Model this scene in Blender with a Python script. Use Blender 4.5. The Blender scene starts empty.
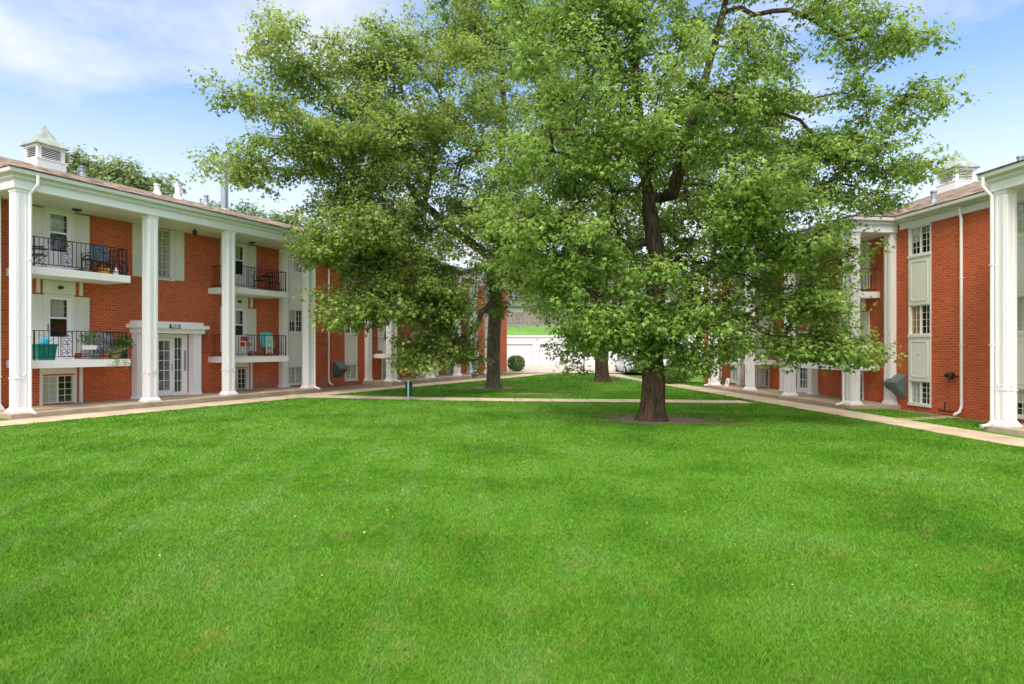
import bpy, bmesh, math, random
import numpy as np
from mathutils import Vector, Matrix
R = math.radians
sc = bpy.context.scene
col = sc.collection
random.seed(7); rng = np.random.default_rng(7)

# ------------------------------------------------------------------ camera, sky, sun, exposure
EYE = 2.05; HY = 346.5; FPX = 600.0
cd = bpy.data.cameras.new('camera'); cam = bpy.data.objects.new('camera', cd); col.objects.link(cam)
cam.location = (0, 0, EYE); cam.rotation_euler = (R(90), 0, 0)
cd.sensor_width = 36; cd.lens = 36 * FPX / 1024; cd.shift_y = (HY - 342) / 1024
cd.clip_end = 3000; sc.camera = cam
sc.view_settings.view_transform = 'Standard'; sc.view_settings.look = 'None'
sc.view_settings.exposure = 1.5; sc.view_settings.gamma = 1
SUN_EL, SUN_AZ = 52, 200          # azimuth from +Y clockwise: behind the camera, a little left
sl = bpy.data.lights.new('sun', 'SUN'); so = bpy.data.objects.new('sun', sl); col.objects.link(so)
sl.energy = 1.2; sl.angle = R(22); sl.color = (1, .93, .80)
az, el = R(SUN_AZ), R(SUN_EL)
sd = Vector((math.sin(az) * math.cos(el), math.cos(az) * math.cos(el), math.sin(el)))
so.rotation_euler = sd.to_track_quat('Z', 'Y').to_euler()
so.location = (0, -5, 30)
w = bpy.data.worlds.new('World'); sc.world = w; w.use_nodes = True
nt = w.node_tree; nt.nodes.clear()
def N(t, tp, **kw):
    n = t.nodes.new(tp)
    for k, v in kw.items():
        if k.startswith('i_'):
            n.inputs[k[2:].replace('_', ' ')].default_value = v
        else: setattr(n, k, v)
    return n
wo = N(nt, 'ShaderNodeOutputWorld'); bg = N(nt, 'ShaderNodeBackground'); bg.inputs[1].default_value = 0.13
sky = N(nt, 'ShaderNodeTexSky', sky_type='NISHITA', sun_disc=False, sun_elevation=el, sun_rotation=az, dust_density=1.0, air_density=1.0, ozone_density=1.6)
tc = N(nt, 'ShaderNodeTexCoord'); sx = N(nt, 'ShaderNodeSeparateXYZ')
nt.links.new(tc.outputs['Generated'], sx.inputs[0])
def M(t, op, a, b=None, c=None):
    n = t.nodes.new('ShaderNodeMath'); n.operation = op
    for i, v in enumerate((a, b, c)):
        if v is None: continue
        if isinstance(v, (int, float)): n.inputs[i].default_value = v
        else: t.links.new(v, n.inputs[i])
    return n.outputs[0]
zz = M(nt, 'ADD', M(nt, 'MAXIMUM', sx.outputs[2], 0.0), 0.16)
cx = N(nt, 'ShaderNodeCombineXYZ')
nt.links.new(M(nt, 'DIVIDE', sx.outputs[0], zz), cx.inputs[0]); nt.links.new(M(nt, 'DIVIDE', sx.outputs[1], zz), cx.inputs[1])
cx.inputs[2].default_value = 9.7
n1 = N(nt, 'ShaderNodeTexNoise'); n1.inputs['Scale'].default_value = .95; n1.inputs['Detail'].default_value = 9; n1.inputs['Roughness'].default_value = .56
nt.links.new(cx.outputs[0], n1.inputs['Vector'])
cr = N(nt, 'ShaderNodeValToRGB'); cr.color_ramp.elements[0].position = .47; cr.color_ramp.elements[1].position = .66
nt.links.new(n1.outputs[0], cr.inputs[0])
hz = N(nt, 'ShaderNodeMapRange'); hz.inputs[1].default_value = 0.12; hz.inputs[2].default_value = .40; hz.inputs[3].default_value = 1.0; hz.inputs[4].default_value = 0.0
hz.interpolation_type = 'SMOOTHSTEP'
nt.links.new(sx.outputs[2], hz.inputs[0])
hi = N(nt, 'ShaderNodeMapRange'); hi.inputs[1].default_value = .56; hi.inputs[2].default_value = .8; hi.inputs[3].default_value = 0; hi.inputs[4].default_value = .9   # bright overcast added towards the zenith, out of view, to lift ambient light
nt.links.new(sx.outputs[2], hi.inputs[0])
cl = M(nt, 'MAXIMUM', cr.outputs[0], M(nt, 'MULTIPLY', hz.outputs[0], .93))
mx = N(nt, 'ShaderNodeMix', data_type='RGBA')
sg_ = N(nt, 'ShaderNodeMapRange'); sg_.interpolation_type = 'SMOOTHSTEP'; sg_.inputs[1].default_value = .15; sg_.inputs[2].default_value = .85   # cloud glow added on the sun side, behind the camera, to light front faces
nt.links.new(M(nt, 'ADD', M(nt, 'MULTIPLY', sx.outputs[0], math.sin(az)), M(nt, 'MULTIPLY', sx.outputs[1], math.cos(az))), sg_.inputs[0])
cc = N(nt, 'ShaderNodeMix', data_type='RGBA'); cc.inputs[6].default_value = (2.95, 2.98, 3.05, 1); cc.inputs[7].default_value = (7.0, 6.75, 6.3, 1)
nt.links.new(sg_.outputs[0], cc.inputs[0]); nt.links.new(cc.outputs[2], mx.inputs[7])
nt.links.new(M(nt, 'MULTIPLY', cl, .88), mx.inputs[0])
bl = N(nt, 'ShaderNodeMix', data_type='RGBA'); bl.blend_type = 'MULTIPLY'; bl.inputs[0].default_value = 1; bl.inputs[7].default_value = (.68, .73, .84, 1)
nt.links.new(sky.outputs[0], bl.inputs[6]); nt.links.new(bl.outputs[2], mx.inputs[6])
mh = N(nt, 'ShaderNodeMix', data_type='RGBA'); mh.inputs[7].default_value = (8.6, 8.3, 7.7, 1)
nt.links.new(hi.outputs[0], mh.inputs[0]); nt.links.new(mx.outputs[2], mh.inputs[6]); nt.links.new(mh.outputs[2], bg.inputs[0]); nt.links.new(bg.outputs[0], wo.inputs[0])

# ------------------------------------------------------------------ materials
def srgb(r, g, b):
    f = lambda c: (c / 255 / 12.92) if c / 255 <= .04045 else ((c / 255 + .055) / 1.055) ** 2.4
    return (f(r), f(g), f(b), 1)
def newmat(name):
    m = bpy.data.materials.new(name); m.use_nodes = True; t = m.node_tree
    return m, t, t.nodes['Principled BSDF']
def mat(name, c, rough=.6, metal=0, var=.12, scale=6, bump=0, bscale=60, spec=.4):
    m, t, p = newmat(name)
    p.inputs['Roughness'].default_value = rough; p.inputs['Metallic'].default_value = metal
    p.inputs['Specular IOR Level'].default_value = spec
    tc = N(t, 'ShaderNodeTexCoord'); no = N(t, 'ShaderNodeTexNoise'); no.inputs['Scale'].default_value = scale; no.inputs['Detail'].default_value = 6
    t.links.new(tc.outputs['Object'], no.inputs['Vector'])
    r = N(t, 'ShaderNodeValToRGB'); r.color_ramp.elements[0].position = .3; r.color_ramp.elements[1].position = .7
    r.color_ramp.elements[0].color = (c[0] * (1 - var), c[1] * (1 - var), c[2] * (1 - var), 1)
    r.color_ramp.elements[1].color = (min(1, c[0] * (1 + var)), min(1, c[1] * (1 + var)), min(1, c[2] * (1 + var)), 1)
    t.links.new(no.outputs[0], r.inputs[0]); t.links.new(r.outputs[0], p.inputs['Base Color'])
    if bump:
        n2 = N(t, 'ShaderNodeTexNoise'); n2.inputs['Scale'].default_value = bscale; n2.inputs['Detail'].default_value = 5
        t.links.new(tc.outputs['Object'], n2.inputs['Vector'])
        b = N(t, 'ShaderNodeBump'); b.inputs['Strength'].default_value = bump; b.inputs['Distance'].default_value = .02
        t.links.new(n2.outputs[0], b.inputs['Height']); t.links.new(b.outputs[0], p.inputs['Normal'])
    return m

def brick_mat():
    m, t, p = newmat('red_brick')
    tc = N(t, 'ShaderNodeTexCoord'); s = N(t, 'ShaderNodeSeparateXYZ'); t.links.new(tc.outputs['Object'], s.inputs[0])
    c = N(t, 'ShaderNodeCombineXYZ'); t.links.new(M(t, 'ADD', s.outputs[0], s.outputs[1]), c.inputs[0]); t.links.new(s.outputs[2], c.inputs[1])
    b = N(t, 'ShaderNodeTexBrick'); t.links.new(c.outputs[0], b.inputs['Vector'])
    b.inputs['Scale'].default_value = 1; b.inputs['Brick Width'].default_value = .235; b.inputs['Row Height'].default_value = .085
    b.inputs['Mortar Size'].default_value = .0095; b.inputs['Mortar Smooth'].default_value = .25; b.inputs['Bias'].default_value = -.1
    b.inputs['Color1'].default_value = (.56, .108, .036, 1); b.inputs['Color2'].default_value = (.41, .072, .025, 1)
    b.inputs['Mortar'].default_value = (.52, .22, .13, 1)
    no = N(t, 'ShaderNodeTexNoise'); no.inputs['Scale'].default_value = 1.1; no.inputs['Detail'].default_value = 8; no.inputs['Roughness'].default_value = .7
    t.links.new(tc.outputs['Object'], no.inputs['Vector'])
    hs = N(t, 'ShaderNodeHueSaturation'); t.links.new(b.outputs['Color'], hs.inputs['Color'])
    t.links.new(M(t, 'ADD', M(t, 'MULTIPLY', no.outputs[0], .5), .76), hs.inputs['Value'])
    # pale efflorescence low on the wall
    mr = N(t, 'ShaderNodeMapRange'); mr.inputs[1].default_value = .9; mr.inputs[2].default_value = 0; mr.inputs[3].default_value = 0; mr.inputs[4].default_value = .55
    t.links.new(s.outputs[2], mr.inputs[0])
    n3 = N(t, 'ShaderNodeTexNoise'); n3.inputs['Scale'].default_value = .9; n3.inputs['Detail'].default_value = 5
    t.links.new(tc.outputs['Object'], n3.inputs['Vector'])
    r3 = N(t, 'ShaderNodeValToRGB'); r3.color_ramp.elements[0].position = .5; r3.color_ramp.elements[1].position = .72; t.links.new(n3.outputs[0], r3.inputs[0])
    mm = N(t, 'ShaderNodeMix', data_type='RGBA'); mm.inputs[7].default_value = (.36, .24, .2, 1)
    t.links.new(M(t, 'MULTIPLY', mr.outputs[0], r3.outputs[0]), mm.inputs[0]); t.links.new(hs.outputs[0], mm.inputs[6])
    t.links.new(mm.outputs[2], p.inputs['Base Color']); p.inputs['Roughness'].default_value = .85
    p.inputs['Specular IOR Level'].default_value = .2
    bu = N(t, 'ShaderNodeBump'); bu.inputs['Strength'].default_value = .5; bu.inputs['Distance'].default_value = .01; bu.invert = True
    t.links.new(b.outputs['Fac'], bu.inputs['Height']); t.links.new(bu.outputs[0], p.inputs['Normal'])
    return m
def shingle_mat():
    m, t, p = newmat('roof_shingle')
    tc = N(t, 'ShaderNodeTexCoord')
    mp = N(t, 'ShaderNodeMapping'); mp.inputs['Scale'].default_value = (3.4, 5.5, 8); t.links.new(tc.outputs['Object'], mp.inputs[0])
    b = N(t, 'ShaderNodeTexVoronoi'); b.distance = 'CHEBYCHEV'; b.inputs['Scale'].default_value = 1; t.links.new(mp.outputs[0], b.inputs['Vector'])
    sp = N(t, 'ShaderNodeSeparateColor'); t.links.new(b.outputs['Color'], sp.inputs[0])
    rr = N(t, 'ShaderNodeValToRGB'); e = rr.color_ramp.elements; e[0].color = srgb(80, 64, 54); e[1].color = srgb(150, 134, 116); e[0].position = .1; e[1].position = .95
    x = e.new(.5); x.color = srgb(116, 94, 81); t.links.new(sp.outputs[0], rr.inputs[0])
    no = N(t, 'ShaderNodeTexNoise'); no.inputs['Scale'].default_value = 2.5; no.inputs['Detail'].default_value = 8
    t.links.new(tc.outputs['Object'], no.inputs['Vector'])
    hs = N(t, 'ShaderNodeHueSaturation'); t.links.new(rr.outputs[0], hs.inputs['Color']); t.links.new(M(t, 'ADD', M(t, 'MULTIPLY', no.outputs[0], .5), .7), hs.inputs['Value'])
    t.links.new(hs.outputs[0], p.inputs['Base Color']); p.inputs['Roughness'].default_value = .95
    return m
def paint_mat(name, c, dirt=.5, rough=.5):
    m, t, p = newmat(name)
    tc = N(t, 'ShaderNodeTexCoord'); mp = N(t, 'ShaderNodeMapping'); mp.inputs['Scale'].default_value = (5, 5, .7)
    t.links.new(tc.outputs['Object'], mp.inputs[0])
    no = N(t, 'ShaderNodeTexNoise'); no.inputs['Scale'].default_value = 1.6; no.inputs['Detail'].default_value = 9; no.inputs['Roughness'].default_value = .65
    t.links.new(mp.outputs[0], no.inputs['Vector'])
    r = N(t, 'ShaderNodeValToRGB'); r.color_ramp.elements[0].position = .28; r.color_ramp.elements[1].position = .55
    r.color_ramp.elements[0].color = (c[0] * (1 - .35 * dirt), c[1] * (1 - .38 * dirt), c[2] * (1 - .48 * dirt), 1); r.color_ramp.elements[1].color = c
    t.links.new(no.outputs[0], r.inputs[0]); t.links.new(r.outputs[0], p.inputs['Base Color']); p.inputs['Roughness'].default_value = rough
    return m
def concrete_mat(name, c, joints=True):
    m, t, p = newmat(name)
    tc = N(t, 'ShaderNodeTexCoord')
    no = N(t, 'ShaderNodeTexNoise'); no.inputs['Scale'].default_value = 1.3; no.inputs['Detail'].default_value = 10; no.inputs['Roughness'].default_value = .7
    t.links.new(tc.outputs['Object'], no.inputs['Vector'])
    r = N(t, 'ShaderNodeValToRGB'); r.color_ramp.elements[0].position = .3; r.color_ramp.elements[1].position = .68
    r.color_ramp.elements[0].color = (c[0] * .62, c[1] * .58, c[2] * .52, 1); r.color_ramp.elements[1].color = c
    t.links.new(no.outputs[0], r.inputs[0]); out = r.outputs[0]
    if joints:
        s = N(t, 'ShaderNodeSeparateXYZ'); t.links.new(tc.outputs['UV'], s.inputs[0])
        fr = M(t, 'FRACT', M(t, 'DIVIDE', s.outputs[0], 1.5))
        g = M(t, 'LESS_THAN', M(t, 'ABSOLUTE', M(t, 'SUBTRACT', fr, .5)), .012)
        mm = N(t, 'ShaderNodeMix', data_type='RGBA'); mm.inputs[7].default_value = (.1, .08, .06, 1)
        t.links.new(M(t, 'MULTIPLY', g, .8), mm.inputs[0]); t.links.new(out, mm.inputs[6]); out = mm.outputs[2]
        # each slab slightly different
        wn = N(t, 'ShaderNodeTexWhiteNoise', noise_dimensions='1D'); t.links.new(M(t, 'FLOOR', M(t, 'ADD', M(t, 'DIVIDE', s.outputs[0], 1.5), .5)), wn.inputs['W'])
        hs = N(t, 'ShaderNodeHueSaturation'); t.links.new(out, hs.inputs['Color']); t.links.new(M(t, 'ADD', M(t, 'MULTIPLY', wn.outputs[0], .22), .88), hs.inputs['Value']); out = hs.outputs[0]
    t.links.new(out, p.inputs['Base Color']); p.inputs['Roughness'].default_value = .9
    n2 = N(t, 'ShaderNodeTexNoise'); n2.inputs['Scale'].default_value = 45; t.links.new(tc.outputs['Object'], n2.inputs['Vector'])
    b = N(t, 'ShaderNodeBump'); b.inputs['Strength'].default_value = .3; b.inputs['Distance'].default_value = .01
    t.links.new(n2.outputs[0], b.inputs['Height']); t.links.new(b.outputs[0], p.inputs['Normal'])
    return m
def grass_col(t, tc, island):
    """patchy turf colour from where the turf grows; returns colour socket"""
    n1 = N(t, 'ShaderNodeTexNoise'); n1.inputs['Scale'].default_value = .45; n1.inputs['Detail'].default_value = 7; n1.inputs['Roughness'].default_value = .62
    t.links.new(tc, n1.inputs['Vector'])
    r = N(t, 'ShaderNodeValToRGB'); e = r.color_ramp.elements
    e[0].position = .33; e[0].color = (.070, .205, .014, 1); e[1].position = .66; e[1].color = (.150, .32, .052, 1)
    x = e.new(.5); x.color = (.118, .285, .022, 1)
    t.links.new(n1.outputs[0], r.inputs[0])
    # straw coloured thin spots
    n2 = N(t, 'ShaderNodeTexNoise'); n2.inputs['Scale'].default_value = 1.9; n2.inputs['Detail'].default_value = 6; n2.inputs['Roughness'].default_value = .7
    t.links.new(tc, n2.inputs['Vector'])
    r2 = N(t, 'ShaderNodeValToRGB'); r2.color_ramp.elements[0].position = .55; r2.color_ramp.elements[1].position = .72; t.links.new(n2.outputs[0], r2.inputs[0])
    m1 = N(t, 'ShaderNodeMix', data_type='RGBA'); m1.inputs[7].default_value = (.33, .31, .09, 1)
    t.links.new(M(t, 'MULTIPLY', r2.outputs[0], .5), m1.inputs[0]); t.links.new(r.outputs[0], m1.inputs[6])
    # mower tracks
    mp = N(t, 'ShaderNodeMapping'); mp.inputs['Rotation'].default_value = (0, 0, R(-6)); t.links.new(tc, mp.inputs[0])
    wv = N(t, 'ShaderNodeTexWave'); wv.bands_direction = 'X'; wv.inputs['Scale'].default_value = .30; wv.inputs['Distortion'].default_value = 1.6; wv.inputs['Detail'].default_value = 2; wv.inputs['Detail Scale'].default_value = .6
    t.links.new(mp.outputs[0], wv.inputs[0])
    r3 = N(t, 'ShaderNodeValToRGB'); r3.color_ramp.elements[0].position = .8; r3.color_ramp.elements[1].position = .97; t.links.new(wv.outputs[0], r3.inputs[0])
    sx = N(t, 'ShaderNodeSeparateXYZ'); t.links.new(tc, sx.inputs[0])
    mr = N(t, 'ShaderNodeMapRange'); mr.inputs[1].default_value = 4; mr.inputs[2].default_value = -6; t.links.new(sx.outputs[0], mr.inputs[0])
    m2 = N(t, 'ShaderNodeMix', data_type='RGBA'); m2.inputs[7].default_value = (.2, .36, .10, 1)
    t.links.new(M(t, 'MULTIPLY', M(t, 'MULTIPLY', r3.outputs[0], mr.outputs[0]), .28), m2.inputs[0]); t.links.new(m1.outputs[2], m2.inputs[6])
    if not island: return m2.outputs[2]
    g = N(t, 'ShaderNodeNewGeometry'); hs = N(t, 'ShaderNodeHueSaturation'); t.links.new(m2.outputs[2], hs.inputs['Color'])
    t.links.new(M(t, 'ADD', M(t, 'MULTIPLY', g.outputs['Random Per Island'], .75), .68), hs.inputs['Value'])
    wn = N(t, 'ShaderNodeTexWhiteNoise', noise_dimensions='1D'); t.links.new(g.outputs['Random Per Island'], wn.inputs['W'])
    t.links.new(M(t, 'ADD', M(t, 'MULTIPLY', wn.outputs[0], .035), .480), hs.inputs['Hue'])
    return hs.outputs[0]
def blade_mat():
    m, t, p = newmat('grass_blade'); tc = N(t, 'ShaderNodeTexCoord')
    c = grass_col(t, tc.outputs['Object'], True)
    t.links.new(c, p.inputs['Base Color']); p.inputs['Roughness'].default_value = .6; p.inputs['Specular IOR Level'].default_value = .12
    tr = N(t, 'ShaderNodeBsdfTranslucent'); t.links.new(c, tr.inputs[0])
    ms = N(t, 'ShaderNodeMixShader'); ms.inputs[0].default_value = .3
    t.links.new(p.outputs[0], ms.inputs[1]); t.links.new(tr.outputs[0], ms.inputs[2]); t.links.new(ms.outputs[0], t.nodes['Material Output'].inputs[0])
    return m
def turf_mat():
    m, t, p = newmat('turf'); tc = N(t, 'ShaderNodeTexCoord')
    c = grass_col(t, tc.outputs['Object'], False)
    n = N(t, 'ShaderNodeTexNoise'); n.inputs['Scale'].default_value = 38; n.inputs['Detail'].default_value = 8; n.inputs['Roughness'].default_value = .8
    t.links.new(tc.outputs['Object'], n.inputs['Vector'])
    hs = N(t, 'ShaderNodeHueSaturation'); t.links.new(c, hs.inputs['Color']); t.links.new(M(t, 'ADD', M(t, 'MULTIPLY', n.outputs[0], 1.3), .2), hs.inputs['Value'])
    t.links.new(hs.outputs[0], p.inputs['Base Color']); p.inputs['Roughness'].default_value = .9; p.inputs['Specular IOR Level'].default_value = .05
    b = N(t, 'ShaderNodeBump'); b.inputs['Strength'].default_value = .8; b.inputs['Distance'].default_value = .05
    t.links.new(n.outputs[0], b.inputs['Height']); t.links.new(b.outputs[0], p.inputs['Normal'])
    return m
def leaf_mat(name, dark, mid, light, trans=.35, warm=.0):
    m, t, p = newmat(name); g = N(t, 'ShaderNodeNewGeometry'); tc = N(t, 'ShaderNodeTexCoord')
    n = N(t, 'ShaderNodeTexNoise'); n.inputs['Scale'].default_value = .55; n.inputs['Detail'].default_value = 3; t.links.new(tc.outputs['Object'], n.inputs['Vector'])
    f = M(t, 'ADD', M(t, 'MULTIPLY', g.outputs['Random Per Island'], .62), M(t, 'MULTIPLY', M(t, 'SUBTRACT', n.outputs[0], .5), 1.1))
    f = M(t, 'ADD', f, .19)
    r = N(t, 'ShaderNodeValToRGB'); e = r.color_ramp.elements; e[0].position = .12; e[0].color = dark + (1,); e[1].position = .9; e[1].color = light + (1,)
    x = e.new(.5); x.color = mid + (1,); t.links.new(f, r.inputs[0]); c = r.outputs[0]
    if warm:
        wn = N(t, 'ShaderNodeTexWhiteNoise', noise_dimensions='1D'); t.links.new(g.outputs['Random Per Island'], wn.inputs['W'])
        mm = N(t, 'ShaderNodeMix', data_type='RGBA'); mm.inputs[7].default_value = (.24, .10, .02, 1)
        t.links.new(M(t, 'LESS_THAN', wn.outputs[0], warm), mm.inputs[0]); t.links.new(c, mm.inputs[6]); c = mm.outputs[2]
    t.links.new(c, p.inputs['Base Color']); p.inputs['Roughness'].default_value = .42; p.inputs['Specular IOR Level'].default_value = .35
    tr = N(t, 'ShaderNodeBsdfTranslucent'); hs = N(t, 'ShaderNodeHueSaturation'); hs.inputs['Value'].default_value = 1.35; hs.inputs['Hue'].default_value = .49
    t.links.new(c, hs.inputs['Color']); t.links.new(hs.outputs[0], tr.inputs[0])
    ms = N(t, 'ShaderNodeMixShader'); ms.inputs[0].default_value = trans
    t.links.new(p.outputs[0], ms.inputs[1]); t.links.new(tr.outputs[0], ms.inputs[2]); t.links.new(ms.outputs[0], t.nodes['Material Output'].inputs[0])
    return m
def bark_mat(name, c1, c2, c3):
    m, t, p = newmat(name); tc = N(t, 'ShaderNodeTexCoord'); mp = N(t, 'ShaderNodeMapping'); mp.inputs['Scale'].default_value = (9, 9, 1.6)
    t.links.new(tc.outputs['Object'], mp.inputs[0])
    n = N(t, 'ShaderNodeTexNoise'); n.inputs['Scale'].default_value = 1.9; n.inputs['Detail'].default_value = 9; n.inputs['Roughness'].default_value = .68; n.inputs['Distortion'].default_value = .5
    t.links.new(mp.outputs[0], n.inputs['Vector'])
    r = N(t, 'ShaderNodeValToRGB'); e = r.color_ramp.elements; e[0].position = .36; e[0].color = c1; e[1].position = .62; e[1].color = c2; t.links.new(n.outputs[0], r.inputs[0])
    n2 = N(t, 'ShaderNodeTexNoise'); n2.inputs['Scale'].default_value = .45; n2.inputs['Detail'].default_value = 9; n2.inputs['Roughness'].default_value = .75; t.links.new(mp.outputs[0], n2.inputs['Vector'])
    r2 = N(t, 'ShaderNodeValToRGB'); r2.color_ramp.elements[0].position = .48; r2.color_ramp.elements[1].position = .66; t.links.new(n2.outputs[0], r2.inputs[0])
    mm = N(t, 'ShaderNodeMix', data_type='RGBA'); mm.inputs[7].default_value = c3; sz = N(t, 'ShaderNodeSeparateXYZ'); t.links.new(tc.outputs['Object'], sz.inputs[0]); hr = N(t, 'ShaderNodeMapRange'); hr.inputs[1].default_value = .2; hr.inputs[2].default_value = 2.2; hr.inputs[3].default_value = 1.5; hr.inputs[4].default_value = .12; t.links.new(sz.outputs[2], hr.inputs[0])   # rust coloured lichen, mostly low on the trunk
    t.links.new(M(t, 'MULTIPLY', M(t, 'MULTIPLY', r2.outputs[0], n.outputs[0]), hr.outputs[0]), mm.inputs[0]); t.links.new(r.outputs[0], mm.inputs[6])
    t.links.new(mm.outputs[2], p.inputs['Base Color']); p.inputs['Roughness'].default_value = .95; p.inputs['Specular IOR Level'].default_value = .1
    b = N(t, 'ShaderNodeBump'); b.inputs['Strength'].default_value = 1; b.inputs['Distance'].default_value = .05
    t.links.new(n.outputs[0], b.inputs['Height']); t.links.new(b.outputs[0], p.inputs['Normal'])
    return m
def glass_mat():
    m, t, p = newmat('window_glass')
    t.nodes.remove(p)
    gl = N(t, 'ShaderNodeBsdfGlossy'); gl.inputs['Roughness'].default_value = .03; gl.inputs[0].default_value = (.9, .95, 1, 1)
    tr = N(t, 'ShaderNodeBsdfTransparent'); tr.inputs[0].default_value = (.93, .95, .94, 1)
    lw = N(t, 'ShaderNodeLayerWeight'); lw.inputs[0].default_value = .5; fr = M(t, 'ADD', M(t, 'MULTIPLY', M(t, 'POWER', lw.outputs['Facing'], 4.0), .9), .05)
    ms = N(t, 'ShaderNodeMixShader'); t.links.new(fr, ms.inputs[0]); t.links.new(tr.outputs[0], ms.inputs[1]); t.links.new(gl.outputs[0], ms.inputs[2])
    t.links.new(ms.outputs[0], t.nodes['Material Output'].inputs[0])
    return m
def blind_mat():
    m, t, p = newmat('window_blind'); tc = N(t, 'ShaderNodeTexCoord'); s = N(t, 'ShaderNodeSeparateXYZ'); t.links.new(tc.outputs['Object'], s.inputs[0])
    f = M(t, 'FRACT', M(t, 'MULTIPLY', s.outputs[2], 20))
    r = N(t, 'ShaderNodeValToRGB'); r.color_ramp.elements[0].color = (.42, .43, .38, 1); r.color_ramp.elements[1].color = (.72, .73, .66, 1); r.color_ramp.elements[0].position = .05; r.color_ramp.elements[1].position = .45
    t.links.new(f, r.inputs[0]); t.links.new(r.outputs[0], p.inputs['Base Color']); return m

MT = dict(
    brick=brick_mat(), shingle=shingle_mat(),
    white=paint_mat('white_paint', (.82, .80, .80, 1), .10), trim=paint_mat('cream_paint', (.76, .74, .69, 1), .1), cream=paint_mat('shutter_paint', (.72, .68, .61, 1), .12),
    gutter=paint_mat('gutter_paint', (.62, .62, .57, 1), .15, .4), soffit=paint_mat('soffit_paint', (.70, .68, .60, 1), .2),
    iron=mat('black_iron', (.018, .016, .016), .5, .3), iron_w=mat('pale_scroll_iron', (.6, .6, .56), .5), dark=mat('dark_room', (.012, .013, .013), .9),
    glass=glass_mat(), blind=blind_mat(), curtain=mat('curtain', (.42, .40, .34), .9, var=.2, scale=9),
    amber=mat('amber_curtain', (.62, .36, .13), .9, var=.25, scale=9),
    copper=mat('verdigris_copper', srgb(142, 152, 144)[:3], .5, .2, var=.25, scale=5), galv=mat('galvanised', (.33, .36, .38), .45, .6),
    hood=mat('grey_green_metal', (.13, .18, .17), .4, .3), bronze=mat('bronze', (.06, .045, .03), .4, .6),
    conc=concrete_mat('path_concrete', srgb(206, 188, 164)), slab=concrete_mat('terrace_concrete', srgb(188, 170, 148), False), drive=concrete_mat('drive_concrete', srgb(186, 176, 164), False),
    dirt=mat('dirt', (.25, .175, .115), .95, var=.6, scale=14, bump=.8, bscale=30),
    turf=turf_mat(), blade=blade_mat(),
    leaf=leaf_mat('maple_leaf', (.080, .155, .024), (.195, .32, .050), (.41, .53, .13), .48),
    leaf2=leaf_mat('maple_leaf_olive', (.090, .165, .030), (.215, .32, .055), (.42, .51, .14), .50, warm=.006),
    leaf3=leaf_mat('far_leaf', (.12, .19, .06), (.20, .28, .10), (.32, .40, .18), .4), leaf4=leaf_mat('shrub_leaf', (.03, .10, .015), (.07, .18, .025), (.16, .30, .05), .3),
    spruce=leaf_mat('blue_green_leaf', (.08, .17, .09), (.13, .24, .12), (.2, .33, .18), .3),
    bark=bark_mat('bark_reddish', (.030, .022, .016, 1), (.150, .110, .080, 1), (.34, .12, .035, 1)), bark2=bark_mat('bark_grey', (.06, .048, .038, 1), (.27, .22, .18, 1), (.18, .14, .10, 1)),
    wood=mat('weathered_wood', (.20, .165, .14), .9, var=.3, scale=3), dkroof=mat('dark_shingle', (.10, .10, .10), .95, var=.5, scale=8),
    beige=mat('beige_siding', (.62, .58, .50), .8), garage=paint_mat('garage_white', (.76, .75, .75, 1), .12),
    tyre=mat('tyre', (.02, .02, .02), .8), silver=mat('silver_car_paint', (.62, .64, .66), .25, .3, var=.02), carw=mat('white_car_paint', (.8, .8, .8), .25, 0, var=.02),
    blackp=mat('black_plastic', (.02, .02, .022), .45), lamp=mat('lens', (.8, .8, .78), .2), green=mat('green_metal', (.003, .045, .018), .8, 0, spec=.15), teal=mat('teal_plastic', (.005, .20, .15), .4),
    aqua=mat('aqua_webbing', (.04, .50, .42), .7, var=.25, scale=20), red=mat('red_fabric', (.65, .04, .02), .7), red2=mat('red_ornament', (.75, .03, .06), .5), orange=mat('orange_plastic', (.75, .30, .05), .6),
    terra=mat('terracotta', (.42, .14, .06), .8), denim=mat('grey_blue_cloth', (.13, .17, .26), .9, var=.2, scale=12), sky=mat('sky_blue_plastic', (.05, .45, .75), .5),
    tarp=mat('grey_tarp', (.20, .20, .22), .6, var=.6, scale=9), stem=mat('plant_stem', (.10, .12, .04), .8), navy=mat('sign_navy', (.02, .025, .05), .4), chrome=mat('bright_metal', (.6, .6, .6), .25, .9),
)

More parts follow.
